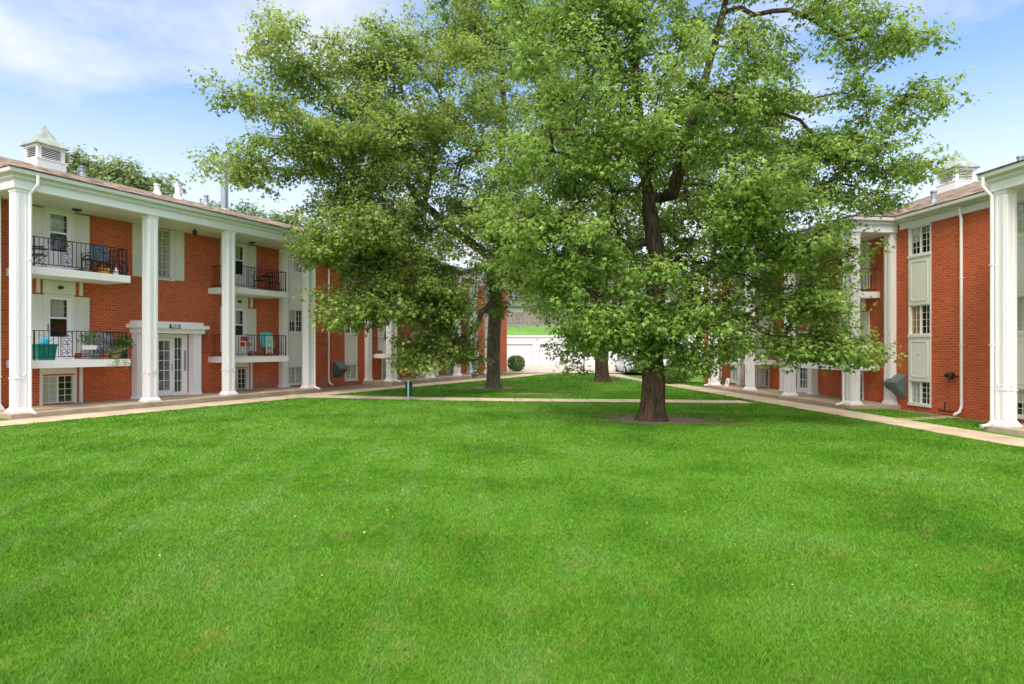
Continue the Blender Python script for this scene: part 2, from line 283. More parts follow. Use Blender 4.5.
# ------------------------------------------------------------------ mesh helpers
class MB:
    def __init__(s): s.v = []; s.f = []
    def add(s, vs, fs):
        b = len(s.v); s.v += [tuple(v) for v in vs]; s.f += [tuple(i + b for i in f) for f in fs]; return s
    def box(s, x0, x1, y0, y1, z0, z1):
        x0, x1 = sorted((x0, x1)); y0, y1 = sorted((y0, y1)); z0, z1 = sorted((z0, z1))
        return s.add([(x0, y0, z0), (x1, y0, z0), (x1, y1, z0), (x0, y1, z0), (x0, y0, z1), (x1, y0, z1), (x1, y1, z1), (x0, y1, z1)],
                     [(0, 3, 2, 1), (4, 5, 6, 7), (0, 1, 5, 4), (1, 2, 6, 5), (2, 3, 7, 6), (3, 0, 4, 7)])
    def frus(s, x, y, z0, z1, a, b, c=None, d=None):      # box with half sizes a,b at the bottom and c,d at the top
        c = a if c is None else c; d = b if d is None else d
        return s.add([(x - a, y - b, z0), (x + a, y - b, z0), (x + a, y + b, z0), (x - a, y + b, z0), (x - c, y - d, z1), (x + c, y - d, z1), (x + c, y + d, z1), (x - c, y + d, z1)],
                     [(0, 3, 2, 1), (4, 5, 6, 7), (0, 1, 5, 4), (1, 2, 6, 5), (2, 3, 7, 6), (3, 0, 4, 7)])
    def quad(s, *p): return s.add(p, [tuple(range(len(p)))])
    def lathe(s, prof, n=16, c=(0, 0, 0), axis='z'):
        vs = []; fs = []
        for r, z in prof:
            for i in range(n):
                a = 2 * math.pi * i / n; p = (r * math.cos(a), r * math.sin(a), z)
                if axis == 'y': p = (p[0], p[2], p[1])
                if axis == 'x': p = (p[2], p[0], p[1])
                vs.append((p[0] + c[0], p[1] + c[1], p[2] + c[2]))
        for k in range(len(prof) - 1):
            for i in range(n):
                j = (i + 1) % n; fs.append((k * n + i, k * n + j, (k + 1) * n + j, (k + 1) * n + i))
        fs.append(tuple(range(n))[::-1]); fs.append(tuple((len(prof) - 1) * n + i for i in range(n)))
        return s.add(vs, fs)
    def tube(s, pts, r, n=6, r2=None):
        pts = [Vector(p) for p in pts]; vs = []; fs = []; up = None
        L = len(pts)
        for k, p in enumerate(pts):
            t = (pts[min(k + 1, L - 1)] - pts[max(k - 1, 0)]); t = t.normalized() if t.length > 1e-9 else Vector((0, 0, 1))
            a = up if up is not None else (Vector((1, 0, 0)) if abs(t.x) < .9 else Vector((0, 1, 0)))
            a = (a - t * a.dot(t)); a = a.normalized() if a.length > 1e-6 else t.orthogonal().normalized(); up = a
            b = t.cross(a); rr = r if r2 is None else r + (r2 - r) * k / (L - 1)
            if isinstance(r, (list, tuple)): rr = r[k]
            for i in range(n):
                q = 2 * math.pi * i / n; v = p + a * (math.cos(q) * rr) + b * (math.sin(q) * rr); vs.append(tuple(v))
        for k in range(L - 1):
            for i in range(n):
                j = (i + 1) % n; fs.append((k * n + i, k * n + j, (k + 1) * n + j, (k + 1) * n + i))
        fs.append(tuple(range(n))[::-1]); fs.append(tuple((L - 1) * n + i for i in range(n)))
        return s.add(vs, fs)
    def ring(s, c, r, t, axis='y', n=14, a0=0, a1=2 * math.pi, m=5):
        pts = []
        for i in range(n + 1):
            a = a0 + (a1 - a0) * i / n; u, v = r * math.cos(a), r * math.sin(a)
            pts.append({'y': (c[0] + u, c[1], c[2] + v), 'x': (c[0], c[1] + u, c[2] + v), 'z': (c[0] + u, c[1] + v, c[2])}[axis])
        return s.tube(pts, t, m)
    def build(s, name, m, parent=None, smooth=False, bevel=0, label=None):
        me = bpy.data.meshes.new(name); me.from_pydata(s.v, [], s.f); me.materials.append(m)
        bm = bmesh.new(); bm.from_mesh(me); bmesh.ops.recalc_face_normals(bm, faces=bm.faces); bm.to_mesh(me); bm.free()
        if smooth:
            for p in me.polygons: p.use_smooth = True
        o = bpy.data.objects.new(name, me); col.objects.link(o)
        if parent: o.parent = parent
        if bevel:
            b = o.modifiers.new('bevel', 'BEVEL'); b.width = bevel; b.segments = 2; b.limit_method = 'ANGLE'
        if label: o['label'] = label
        return o
def tag(o, label, cat, group=None, kind=None):
    if label: o['label'] = label
    if cat: o['category'] = cat
    if group: o['group'] = group
    if kind: o['kind'] = kind
    return o
def empty(name, loc, rz=0, label=None, cat=None, group=None):
    o = bpy.data.objects.new(name, None); o.empty_display_size = .3; col.objects.link(o); o.location = loc; o.rotation_euler = (0, 0, rz)
    return tag(o, label, cat, group)
def structure(o): o['kind'] = 'structure'; return o
def copy_tree(o, parent=None):
    c = o.copy(); col.objects.link(c)
    if parent: c.parent = parent
    for ch in [x for x in bpy.data.objects if x.parent == o]: copy_tree(ch, c)
    return c

# ------------------------------------------------------------------ the two facades: s runs away from the camera, d out towards the lawn
FAC = {'L': dict(P=Vector((-14.25, 17.357)), D=Vector((.4400, .8980)), n=Vector((.8980, -.4400)), z=.15, sg=-1),
       'R': dict(P=Vector((12.768, 22.486)), D=Vector((-.1191, .9929)), n=Vector((-.9929, -.1191)), z=-.12, sg=1)}
def W(side, s, d, z=0):
    F = FAC[side]; p = F['P'] + F['D'] * s + F['n'] * d; return Vector((p.x, p.y, F['z'] + z))
def rot(side):      # turns an object whose front is -Y to face out of the facade
    n = FAC[side]['n']; return math.atan2(n.y, n.x) + math.pi / 2
def sd_of(side, x, y):
    F = FAC[side]; vx, vy = x - F['P'].x, y - F['P'].y
    return vx * F['D'].x + vy * F['D'].y, vx * F['n'].x + vy * F['n'].y
def zg(x, y):
    x = np.clip(x, -14, 14); z = -.135 - .0104 * x + .25 * np.clip((np.asarray(y, float) - 45) / 17, 0, 1)
    return z

# ------------------------------------------------------------------ ground
def ground():
    xs = sorted(set([-900, -300, -100, -60, -40, -14, 14, 40, 60, 100, 300, 900] + list(range(-30, 31, 6))))
    ys = [-300, -60, -10, 0, 10, 20, 30, 45, 55, 62, 64.2, 64.5, 66.5, 68, 75, 78, 85, 110, 180, 400, 1200]
    def h(x, y):
        b = float(zg(x, y))
        if y >= 64.5: b = {64.5: 2.9, 66.5: 3.05, 68: 3.3, 75: 4.6, 78: 4.7}.get(y, 4.8)
        return b
    m = MB(); n = len(xs)
    m.v = [(x, y, h(x, y)) for y in ys for x in xs]
    m.f = [(j * n + i, j * n + i + 1, (j + 1) * n + i + 1, (j + 1) * n + i) for j in range(len(ys) - 1) for i in range(n - 1)]
    return structure(m.build('ground', MT['turf']))
ground()
def strip(name, pts, width, m, dz=.012, wob=0, res=.5):
    P = [Vector(p) for p in pts]; out = []
    for i in range(len(P) - 1):
        a, b = P[i], P[i + 1]; p0 = P[i - 1] if i else a * 2 - b; p3 = P[i + 2] if i + 2 < len(P) else b * 2 - a
        k = max(2, int((b - a).length / res))
        for j in range(k):
            t = j / k; out.append(.5 * ((2 * a) + (b - p0) * t + (2 * p0 - 5 * a + 4 * b - p3) * t * t + (3 * a - p0 - 3 * b + p3) * t ** 3))
    out.append(P[-1]); me = bpy.data.meshes.new(name); vs = []; fs = []; uv = []; L = 0
    for i, p in enumerate(out):
        t = (out[min(i + 1, len(out) - 1)] - out[max(i - 1, 0)]).normalized(); nn = Vector((-t.y, t.x))
        if i: L += (p - out[i - 1]).length
        wd = width(i / (len(out) - 1)) if callable(width) else width
        for k in (-1, 1):
            q = p + nn * k * (wd / 2 + (random.uniform(-wob, wob) if wob else 0)); vs.append((q.x, q.y, float(zg(q.x, q.y)) + dz)); uv.append((L, k))
        if i: fs.append((2 * i - 2, 2 * i - 1, 2 * i + 1, 2 * i))
    me.from_pydata(vs, [], fs); l = me.uv_layers.new(name='UVMap')
    for lp in me.loops: l.data[lp.index].uv = uv[lp.vertex_index]
    me.materials.append(m); o = bpy.data.objects.new(name, me); col.objects.link(o); return structure(o)
def sheet(name, poly, m, dz):
    b = MB(); b.quad(*[(x, y, float(zg(x, y)) + dz) for x, y in poly]); return structure(b.build(name, m))
def fxy(side, s, d): p = W(side, s, d); return (p.x, p.y)
strip('path', [fxy('L', s, 1.35) for s in (-14, -4, 2, 8, 14, 20, 26, 31)] + [(1.6, 46.9), (4.4, 48.5)], 1.25, MT['conc'])
strip('path', [fxy('R', s, 1.5) for s in (-20, -10, -4, 2, 8, 12, 15)] + [(9.0, 39.0), (8.3, 42.5), (7.9, 48.5)], 1.4, MT['conc'])
strip('path', [(-9.6, 25.2), (-6.5, 24.95), (-3, 24.55), (2, 24.45), (6, 24.6), (9.6, 24.6)], 1.35, MT['conc'], dz=.018)
sheet('driveway', [(-3, 48.2), (30, 48.2), (30, 55), (-3, 55)], MT['drive'], .02)
sheet('driveway', [(-3, 62.0), (30, 62.0), (30, 62.9), (-3, 62.9)], MT['drive'], .02)
sheet('driveway', [(-3, 55), (30, 55), (30, 61.99), (-3, 61.99)], MT['drive'], .02)
strip('dirt', [fxy('L', s, .55) for s in (-1, 4, 8, 12)], .75, MT['dirt'], dz=.006, wob=.08)
strip('dirt', [fxy('L', s, -.45) for s in (11.5, 14, 17)], 2.3, MT['dirt'], dz=.007, wob=.12)
strip('dirt', [fxy('L', s, .4) for s in (17, 22, 28, 33)], 1.1, MT['dirt'], dz=.006, wob=.1)
strip('dirt', [fxy('R', s, .6) for s in (-.5, 4, 8, 12)], .7, MT['dirt'], dz=.006, wob=.08)
strip('dirt', [fxy('R', s, -1.35) for s in (-6, -4, -2, 0)], .6, MT['dirt'], dz=.006, wob=.1)
strip('path', [fxy('R', -2.9, -1.5), fxy('R', -3.5, .9)], .5, MT['conc'], dz=.02)
TREES = {'M': (4.22, 18.1), 'T2': (-.95, 31.2), 'T3': (5.75, 38.2)}
def blob_sheet(name, c, rx, ry, m, dz, n=72, am=.42, seed=0):
    rr = random.Random(seed); ph = [(rr.uniform(0, 6.28), rr.uniform(.3, 1) * am / k ** .6, k) for k in (1, 2, 3, 5, 8, 13)]
    b = MB(); vs = [(c[0], c[1], float(zg(*c)) + dz)]
    for i in range(n):
        a = 2 * math.pi * i / n; q = 1 + sum(A * math.sin(k * a + p) for p, A, k in ph)
        x, y = c[0] + rx * q * math.cos(a), c[1] + ry * q * math.sin(a); vs.append((x, y, float(zg(x, y)) + dz))
    b.add(vs, [(0, i + 1, (i + 1) % n + 1) for i in range(n)]); return structure(b.build(name, m))
blob_sheet('dirt', TREES['M'], 2.35, 1.25, MT['dirt'], .010, seed=1)
blob_sheet('dirt', TREES['T2'], 1.5, 1.1, MT['dirt'], .010, seed=2)
blob_sheet('dirt', TREES['T3'], .9, .8, MT['dirt'], .010, seed=3)
blob_sheet('dirt', (.9, 27.6), 1.7, .5, MT['dirt'], .009, seed=4)
blob_sheet('dirt', (1.2, 19.6), .5, .22, MT['dirt'], .009, seed=5)

# grass blades: real blades, denser close up
def grass():
    def lawn(x, y):
        sl_, dl = sd_of('L', x, y); sr, dr = sd_of('R', x, y)
        ok = (dl > 2.0 + .06 * np.sin(x * 9 + y * 7)) & (dr > 2.24 + .06 * np.sin(x * 8 - y * 6))
        yc = np.interp(x, [-9.6, -6.5, -3, 2, 6, 9.6], [25.2, 24.95, 24.55, 24.45, 24.6, 24.6])
        ok &= np.abs(y - yc) > .69
        ok &= (y < 48)
        gap = (dl < .72) & (dl > -1.2) & (sl_ < -.5)
        gapr = (dr < .76) & (dr > -1.3) & (sr < -.3) & (sr > -5.9)
        ok |= gap | gapr | ((dr < .76) & (dr > -1.3) & (sr > 11.8) & (sr < 16))
        for k, (c, rx, ry) in {'M': (TREES['M'], 2.0, 1.05), 'T2': (TREES['T2'], 1.3, .9), 'T3': (TREES['T3'], .7, .6), 'p': ((.9, 27.6), 1.4, .4)}.items():
            e = ((x - c[0]) / rx) ** 2 + ((y - c[1]) / ry) ** 2
            ok &= (e > 1) | (rng.random(len(x)) < .10 + .5 * (e > .6))
        return ok
    bands = [(2.6, 5, 7600), (5, 7, 5600), (7, 10, 3000), (10, 14, 1400), (14, 20, 800), (20, 30, 380), (30, 48, 150)]
    X = []; Y = []
    for y0, y1, dn in bands:
        wid = y1 * .95 + 1; n = int((y1 - y0) * 2 * wid * dn * .93)
        y = rng.uniform(y0, y1, n); x = rng.uniform(-wid, wid, n)
        k = (np.abs(x) < y * .95 + 1); x, y = x[k], y[k]; k = lawn(x, y); X.append(x[k]); Y.append(y[k])
    x = np.concatenate(X); y = np.concatenate(Y); n = len(x)
    f = np.maximum(y / 5, .8)
    # clumpy height
    hn = .5 + .5 * np.sin(x * 3.1 + 1.7 * np.sin(y * 2.3)) * np.sin(y * 2.7 + 1.3 * np.sin(x * 1.9))
    h = (.016 + .017 * rng.random(n) + .013 * hn) * np.minimum(1 + (f - 1) * .05, 1.25)
    wd = .0024 * f ** .95 * rng.uniform(.7, 1.3, n)
    a = rng.uniform(0, 2 * np.pi, n); ln = rng.uniform(.4, 1.7, n) * h; la = rng.uniform(0, 2 * np.pi, n)
    z = zg(x, y) + .003
    dx, dy = np.cos(a) * wd, np.sin(a) * wd; lx, ly = np.cos(la) * ln, np.sin(la) * ln
    V = np.empty((n, 5, 3))
    V[:, 0] = np.stack([x - dx, y - dy, z], 1); V[:, 1] = np.stack([x + dx, y + dy, z], 1)
    V[:, 2] = np.stack([x + dx * .8 + lx * .35, y + dy * .8 + ly * .35, z + h * .6], 1); V[:, 3] = np.stack([x - dx * .8 + lx * .35, y - dy * .8 + ly * .35, z + h * .6], 1)
    V[:, 4] = np.stack([x + lx, y + ly, z + h], 1)
    me = bpy.data.meshes.new('grass'); base = np.arange(n)[:, None] * 5
    q = base + np.array([[0, 1, 2, 3]]); t = base + np.array([[3, 2, 4]])
    loops = np.concatenate([q, t], 1).reshape(-1)
    me.vertices.add(n * 5); me.vertices.foreach_set('co', V.reshape(-1))
    me.loops.add(n * 7); me.loops.foreach_set('vertex_index', loops.astype(np.int32))
    me.polygons.add(n * 2); st = np.arange(n)[:, None] * 7 + np.array([[0, 4]]); me.polygons.foreach_set('loop_start', st.reshape(-1).astype(np.int32))
    me.polygons.foreach_set('loop_total', np.tile([4, 3], n).astype(np.int32))
    me.update(calc_edges=True); me.materials.append(MT['blade'])
    o = bpy.data.objects.new('grass', me); col.objects.link(o)
    print('grass blades', n)
    return tag(o, 'short bright green mown lawn grass filling the courtyard', 'grass', kind='stuff')
grass()

# ------------------------------------------------------------------ buildings
WALL_D = -1.65; DEEP = -13.5; TOP = 6.95; RIDGE_D = -7.5; RIDGE_Z = 9.25
class Bld:
    def __init__(b, side, label):
        F = FAC[side]; b.side = side; b.sg = F['sg']
        b.root = empty('apartment_building', (F['P'].x, F['P'].y, F['z']), math.atan2(F['D'].y, F['D'].x), label, 'building'); b.holes = []
    def box(b, m, s0, s1, d0, d1, z0, z1): return m.box(s0, s1, b.sg * d0, b.sg * d1, z0, z1)
    def p(b, s, d, z): return (s, b.sg * d, z)
    def part(b, name, m, mt, parent=None, **k): return m.build(name, MT[mt], parent or b.root, **k)
    def hole(b, s0, s1, z0, z1): b.holes.append((s0, s1, z0, z1))
    def walls(b, s0, s1, zb=-.6):
        d = WALL_D; ss = sorted(set([s0, s1] + [h[i] for h in b.holes for i in (0, 1)])); zs = sorted(set([zb, TOP] + [h[i] for h in b.holes for i in (2, 3)]))
        ss = [q for q in ss if s0 <= q <= s1]; m = MB()
        for i in range(len(ss) - 1):
            cs = (ss[i] + ss[i + 1]) / 2; run = None
            for j in range(len(zs) - 1):
                cz = (zs[j] + zs[j + 1]) / 2; inside = any(h[0] < cs < h[1] and h[2] < cz < h[3] for h in b.holes)
                if not inside:
                    if run is None: run = zs[j]
                if inside or j == len(zs) - 2:
                    e = zs[j] if inside else zs[j + 1]
                    if run is not None: m.quad(b.p(ss[i], d, run), b.p(ss[i + 1], d, run), b.p(ss[i + 1], d, e), b.p(ss[i], d, e))
                    run = None
        for h in b.holes:
            q = d - .14
            m.quad(b.p(h[0], d, h[2]), b.p(h[0], q, h[2]), b.p(h[0], q, h[3]), b.p(h[0], d, h[3])); m.quad(b.p(h[1], d, h[2]), b.p(h[1], q, h[2]), b.p(h[1], q, h[3]), b.p(h[1], d, h[3]))
            m.quad(b.p(h[0], d, h[2]), b.p(h[1], d, h[2]), b.p(h[1], q, h[2]), b.p(h[0], q, h[2])); m.quad(b.p(h[0], d, h[3]), b.p(h[1], d, h[3]), b.p(h[1], q, h[3]), b.p(h[0], q, h[3]))
        m.quad(b.p(s0, d, zb), b.p(s0, DEEP, zb), b.p(s0, DEEP, TOP), b.p(s0, d, TOP)); m.quad(b.p(s1, d, zb), b.p(s1, DEEP, zb), b.p(s1, DEEP, TOP), b.p(s1, d, TOP))
        m.quad(b.p(s0, DEEP, zb), b.p(s1, DEEP, zb), b.p(s1, DEEP, TOP), b.p(s0, DEEP, TOP))
        b.part('wall', m, 'brick')
    def window(b, s0, s1, z0, z1, kind=0, rows=4, cols=2, single=False):
        b.hole(s0, s1, z0, z1); d = WALL_D; f = MB(); t = .03; a, e = s0 + .003, s1 - .003; g, h = z0 + .003, z1 - .003
        dd = (d - .12, d + .012)
        b.box(f, a, a + t, *dd, g, h); b.box(f, e - t, e, *dd, g, h); b.box(f, a + t, e - t, *dd, g, g + t); b.box(f, a + t, e - t, *dd, h - t, h)
        mid = (a + e) / 2
        if not single: b.box(f, mid - .015, mid + .015, d - .10, d - .005, g + t, h - t)
        halves = [(a + t, e - t)] if single else [(a + t, mid - .015), (mid + .015, e - t)]
        for hi, (u, v) in enumerate(halves):
            if kind == 3 and hi == 0: pass
            for c in range(1, cols): x = u + (v - u) * c / cols; b.box(f, x - .008, x + .008, d - .075, d - .055, g + t, h - t)
            for r in range(1, rows): z = g + t + (h - g - 2 * t) * r / rows; b.box(f, u, v, d - .074, d - .056, z - .008, z + .008)
        w_ = b.part('window', f, 'trim')
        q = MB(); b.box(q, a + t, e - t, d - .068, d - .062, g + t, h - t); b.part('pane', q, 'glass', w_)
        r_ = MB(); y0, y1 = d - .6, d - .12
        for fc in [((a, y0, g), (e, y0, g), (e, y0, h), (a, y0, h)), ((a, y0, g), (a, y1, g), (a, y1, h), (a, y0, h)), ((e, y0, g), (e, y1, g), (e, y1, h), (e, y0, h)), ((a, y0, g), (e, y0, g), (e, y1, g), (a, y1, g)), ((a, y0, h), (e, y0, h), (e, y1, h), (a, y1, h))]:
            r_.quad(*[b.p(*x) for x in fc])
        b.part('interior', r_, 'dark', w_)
        k = MB(); zb = z0 + (z1 - z0) * random.choice([0, 0, .15, .45])
        lh = (a + t, mid) if b.sg < 0 else (mid, e - t)
        if kind == 0: b.box(k, *lh, d - .095, d - .088, max(zb, g), h); b.part('blind', k, 'blind', w_)
        elif kind == 1: b.box(k, a + t, e - t, d - .095, d - .088, g, h); b.part('blind', k, 'blind', w_)
        elif kind == 2: b.box(k, *lh, d - .095, d - .088, g, h); b.part('curtain', k, 'amber', w_)
        elif kind == 4: b.box(k, a + t, e - t, d - .11, d - .10, g, h); b.part('curtain', k, 'curtain', w_)
        return w_
    def strip(b, s0, s1):
        """three stacked windows with white spandrel panels between"""
        kinds = [random.choice([0, 0, 1]) for _ in range(3)]
        if b.side == 'R' and -2 < s0 < 0: kinds = [0, 2, 0]
        d = WALL_D; zs = [(.12, .93), (2.60, 3.66), (5.47, 6.46)]
        for (z0, z1), k in zip(zs, kinds):
            b.window(s0 + .032, s1 - .032, z0, z1, k)
        m = MB()                                              # side stiles + rails + panels
        for za, zb in [(.93, 2.6), (3.66, 5.47)]:
            b.box(m, s0, s1, d, d + .03, za, zb)
            b.box(m, s0 - .01, s1 + .01, d, d + .06, zb - .09, zb - .003)       # sill
            x0, x1, y0, y1 = s0 + .12, s1 - .12, za + .14, zb - .24
            for u0, u1, v0, v1 in [(x0 + .07, x1 - .07, y0, y0 + .025), (x0 + .07, x1 - .07, y1 - .025, y1), (x0, x0 + .025, y0 + .07, y1 - .07), (x1 - .025, x1, y0 + .07, y1 - .07)]:
                b.box(m, u0, u1, d + .03, d + .045, v0, v1)
            for cxx, sx_ in ((x0, 1), (x1, -1)):
                for cz, sz_ in ((y0, 1), (y1, -1)):
                    m.tube([b.p(cxx + sx_ * .012, d + .037, cz + sz_ * .075), b.p(cxx + sx_ * .06, d + .037, cz + sz_ * .06), b.p(cxx + sx_ * .075, d + .037, cz + sz_ * .012)], .010, 4)
        b.box(m, s0 - .01, s1 + .01, d, d + .06, .04, .117)
        b.box(m, s0, s1, d, d + .03, 6.463, 6.52)
        for z0, z1 in zs:
            b.box(m, s0, s0 + .03, d, d + .028, z0 + .002, z1 - .002); b.box(m, s1 - .03, s1, d, d + .028, z0 + .002, z1 - .002)
        b.part('window_panel', m, 'trim')
    def column(b, s, d=0, full=True):
        m = MB(); y = b.sg * d
        if full:
            a = .172
            m.frus(s, y, 0, .05, .25, .25); m.frus(s, y, .05, .15, .232, .232, a + .01, a + .01); m.frus(s, y, .15, 6.43, a, a)
            for k in (-.1, .1):                                       # raised fluting strips on each face
                for q in (-1, 1):
                    m.box(s + k - .03, s + k + .03, y + q * a, y + q * (a + .016), .2, 6.3); m.box(s + q * a, s + q * (a + .016), y + k - .03, y + k + .03, .2, 6.3)
            m.frus(s, y, 6.34, 6.43, a + .018, a + .018, a + .022, a + .022); m.frus(s, y, .97, 1.0, a + .02, a + .02)
            for q in (-1, 1):
                for fx in (0, 1):
                    pts = [(-.07, 1.14), (0, 1.05), (.07, 1.14)]
                    m.tube([((s + u, y + q * (a + .02), z) if fx == 0 else (s + q * (a + .02), y + u, z)) for u, z in pts], .012, 4)
        else:
            m.frus(s, y, 0, .17, .25, .16, .17, .12); m.frus(s, y, .17, 6.43, .17, .12)
            for k in (-.08, .08): m.box(s + k - .025, s + k + .025, y + b.sg * .12, y + b.sg * .135, .2, 6.3)
            m.frus(s, y, .97, 1.0, .185, .137)
        b.part('column' if full else 'pilaster', m, 'white')
    def downspout(b, s, d, wall=False, kick=(0, 1)):
        m = MB(); r = .045
        z1 = 6.75
        if wall: pts = [(s, d + .13, z1 - .02), (s, d + .11, 6.5), (s, d + .07, 6.35), (s, d + .06, .2), (s, d + .14, .02), (s, d + .34, -.06)]
        else: pts = [(s + .12, d + .16, z1 + .1), (s + .12, d + .16, 6.6), (s, d, 6.3), (s, d, .12), (s + kick[0] * .08, d + kick[1] * .08, .02), (s + kick[0] * .3, d + kick[1] * .3, -.02)]
        m.tube([b.p(*q) for q in pts], r, 8)
        for z in (2.2, 4.4): m.add(*box_vf(b, s - .052, s + .052, (d + .06 if wall else d) - .055, (d + .06 if wall else d) + .052, z, z + .025))
        b.part('downspout', m, 'white', smooth=False)
    def railing(b, s0, s1, z, df, dw, door_c):
        m = MB(); h = .9
        for zz_ in (z + .1, z + h):
            b.box(m, s0, s1, df - .012, df + .012, zz_ - .012, zz_ + .012)
            for s in (s0, s1): b.box(m, s - .012, s + .012, df - .012, dw, zz_ - .0121, zz_ + .0121)
        scr = [(door_c - .62, door_c - .3), (door_c + .32, door_c + .64)]
        n = int((s1 - s0) / .125)
        for i in range(n + 1):
            s = s0 + (s1 - s0) * i / n
            if any(a < s < c for a, c in scr): continue
            t = .016 if i in (0, n) else .0065
            b.box(m, s - t, s + t, df - t, df + t, z, z + h) if i in (0, n) else b.box(m, s - t, s + t, df - t, df + t, z + .1, z + h)
        nn = int(abs(dw - df) / .13)
        for i in range(1, nn):
            d = df + (dw - df) * i / nn
            for s in (s0, s1): b.box(m, s - .0065, s + .0065, d - .0065, d + .0065, z + .1, z + h)
        r_ = b.part('railing', m, 'iron')
        for a, c in scr:
            k = MB(); y = b.sg * df; x = (a + c) / 2
            for s in (a, c): b.box(k, s - .009, s + .009, df - .009, df + .009, z + .1, z + h)
            for q in range(3):
                zc = z + .23 + q * .27
                for sg in (-1, 1):
                    k.ring((x + sg * .07, y, zc + .055), .055, .009, n=10, a0=-.5, a1=4.6, m=4); k.ring((x - sg * .07, y, zc - .06), .05, .009, n=10, a0=.5, a1=5.6, m=4)
                k.ring((x, y, zc), .03, .008, n=8, m=4)
            b.part('scroll_panel', k, 'iron_w' if random.random() < .2 else 'iron', r_)
    def balcony(b, s0, s1, z, door_c):
        m = MB(); b.box(m, s0, s1, WALL_D + .002, -.2, z - .235, z); o = b.part('balcony_slab', m, 'white')
        b.railing(s0 + .12, s1 - .06, z, -.32, WALL_D + .01, door_c)
    def door(b, c, z0, z1, top_panel=None):
        """white storm door: gridded upper glass, lower glass, solid foot"""
        d = WALL_D; hw = .45; b.hole(c - hw, c + hw, z0, z1); f = MB(); t = .075
        b.box(f, c - hw + .002, c - hw + t, d - .12, d + .03, z0, z1 - .002); b.box(f, c + hw - t, c + hw - .002, d - .12, d + .03, z0, z1 - .002); b.box(f, c - hw + t, c + hw - t, d - .12, d + .03, z1 - t, z1 - .002)
        b.part('door_frame', f, 'trim')
        x0, x1 = c - hw + t + .004, c + hw - t - .004; zt = z1 - t - .005; m = MB(); y0, y1 = d - .05, d - .01
        H = zt - z0; g0 = z0 + H * .36; gm = z0 + H * .66; s_ = .12
        b.box(m, x0, x0 + s_, y0, y1, z0 + .01, zt); b.box(m, x1 - s_, x1, y0, y1, z0 + .01, zt); b.box(m, x0 + s_, x1 - s_, y0, y1, zt - .1, zt)
        b.box(m, x0 + s_, x1 - s_, y0, y1, z0 + .01, g0); b.box(m, x0 + s_, x1 - s_, y0, y1, gm - .03, gm + .03)
        for i in (1, 2): x = x0 + s_ + (x1 - x0 - 2 * s_) * i / 3; b.box(m, x - .007, x + .007, y0 - .03, y0 - .01, gm + .03, zt - .1)
        for i in (1, 2): z = gm + (zt - .1 - gm) * i / 3; b.box(m, x0 + s_, x1 - s_, y0 - .029, y0 - .011, z - .007, z + .007)
        D = b.part('door', m, 'white')
        q = MB(); b.box(q, x0 + s_, x1 - s_, y0 + .015, y0 + .02, g0, zt - .1); b.part('pane', q, 'glass', D)
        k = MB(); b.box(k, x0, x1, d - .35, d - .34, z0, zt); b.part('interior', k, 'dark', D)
        k = MB(); b.box(k, x0 + s_, x1 - s_, d - .2, d - .19, gm, zt); b.part('blind', k, 'blind', D)
        k = MB(); k.tube([b.p(x0 + .05, y1, z0 + H * .47), b.p(x0 + .05, y1 + .05, z0 + H * .48), b.p(x0 + .05, y1 + .05, z0 + H * .54), b.p(x0 + .05, y1, z0 + H * .55)], .012, 6); b.part('handle', k, 'blackp', D)
        if top_panel:
            m = MB(); a, e = z1 + .01, top_panel - .01; b.box(m, c - hw - .03, c + hw + .03, d, d + .04, a, e)
            x0, x1 = c - hw + .04, c + hw - .04; P = [(x0 + .08, a + .06), (x1 - .08, a + .06), (x1, a + .13), (x1, e - .13), (x1 - .08, e - .06), (x0 + .08, e - .06), (x0, e - .13), (x0, a + .13), (x0 + .08, a + .06)]
            m.tube([b.p(u, d + .042, v) for u, v in P], .009, 4); b.part('door_panel', m, 'trim')
            m = MB(); y = b.sg * (d + .1); m.lathe([(.03, 0), (.075, .02), (.085, .08), (.03, .12)], 12, (c, y, (a + e) / 2 - .06)); b.part('wall_lamp', m, 'bronze')
    def shutter(b, s0, s1, z0, z1):
        d = WALL_D; m = MB(); b.box(m, s0, s1, d + .002, d + .035, z0, z1)
        zm = z0 + (z1 - z0) * .3
        for za, zb in ((z0 + .07, zm - .03), (zm + .03, z1 - .07)):
            for u0, u1, v0, v1 in [(s0 + .05, s1 - .05, za, za + .015), (s0 + .05, s1 - .05, zb - .015, zb), (s0 + .05, s0 + .065, za, zb), (s1 - .065, s1 - .05, za, zb)]: b.box(m, u0, u1, d + .035, d + .043, v0, v1)
        b.part('shutter', m, 'cream')
    def bay(b, o):
        """a stack of two balconies above a basement window; o = shift of the stack along the facade"""
        c = o + 1.86; d = WALL_D
        for z, zt, tp in ((4.3, 6.41, None), (1.48, 3.62, 4.06)):
            b.balcony(o + .4, o + 3.3, z, c); b.door(c, z, zt, tp)
            b.shutter(c - .90, c - .452, z + .18 if tp is None else z + .2, zt - .05); b.shutter(c + .452, c + .92, z + .2, zt - .05)
            m = MB(); y = b.sg * (WALL_D + .55)
            if tp is None: m.lathe([(.15, 6.43), (.15, 6.40), (.1, 6.35), (.02, 6.33)], 16, (c + .25, y, 0)); b.part('ceiling_light', m, 'bronze')
        for z0, z1 in ((-.15, 1.243), (3.62, 4.063)):
            m = MB(); b.box(m, c + .60, c + .68, d + .002, d + .09, z0, z1 - .002); b.part('trim_post', m, 'trim')
            if z0 > 0: m = MB(); b.box(m, c - .66, c - .58, d + .002, d + .09, z0, z1 - .002); b.part('trim_post', m, 'trim')
        b.window(c - .5, c + .45, .04, .95, 0); m = MB()
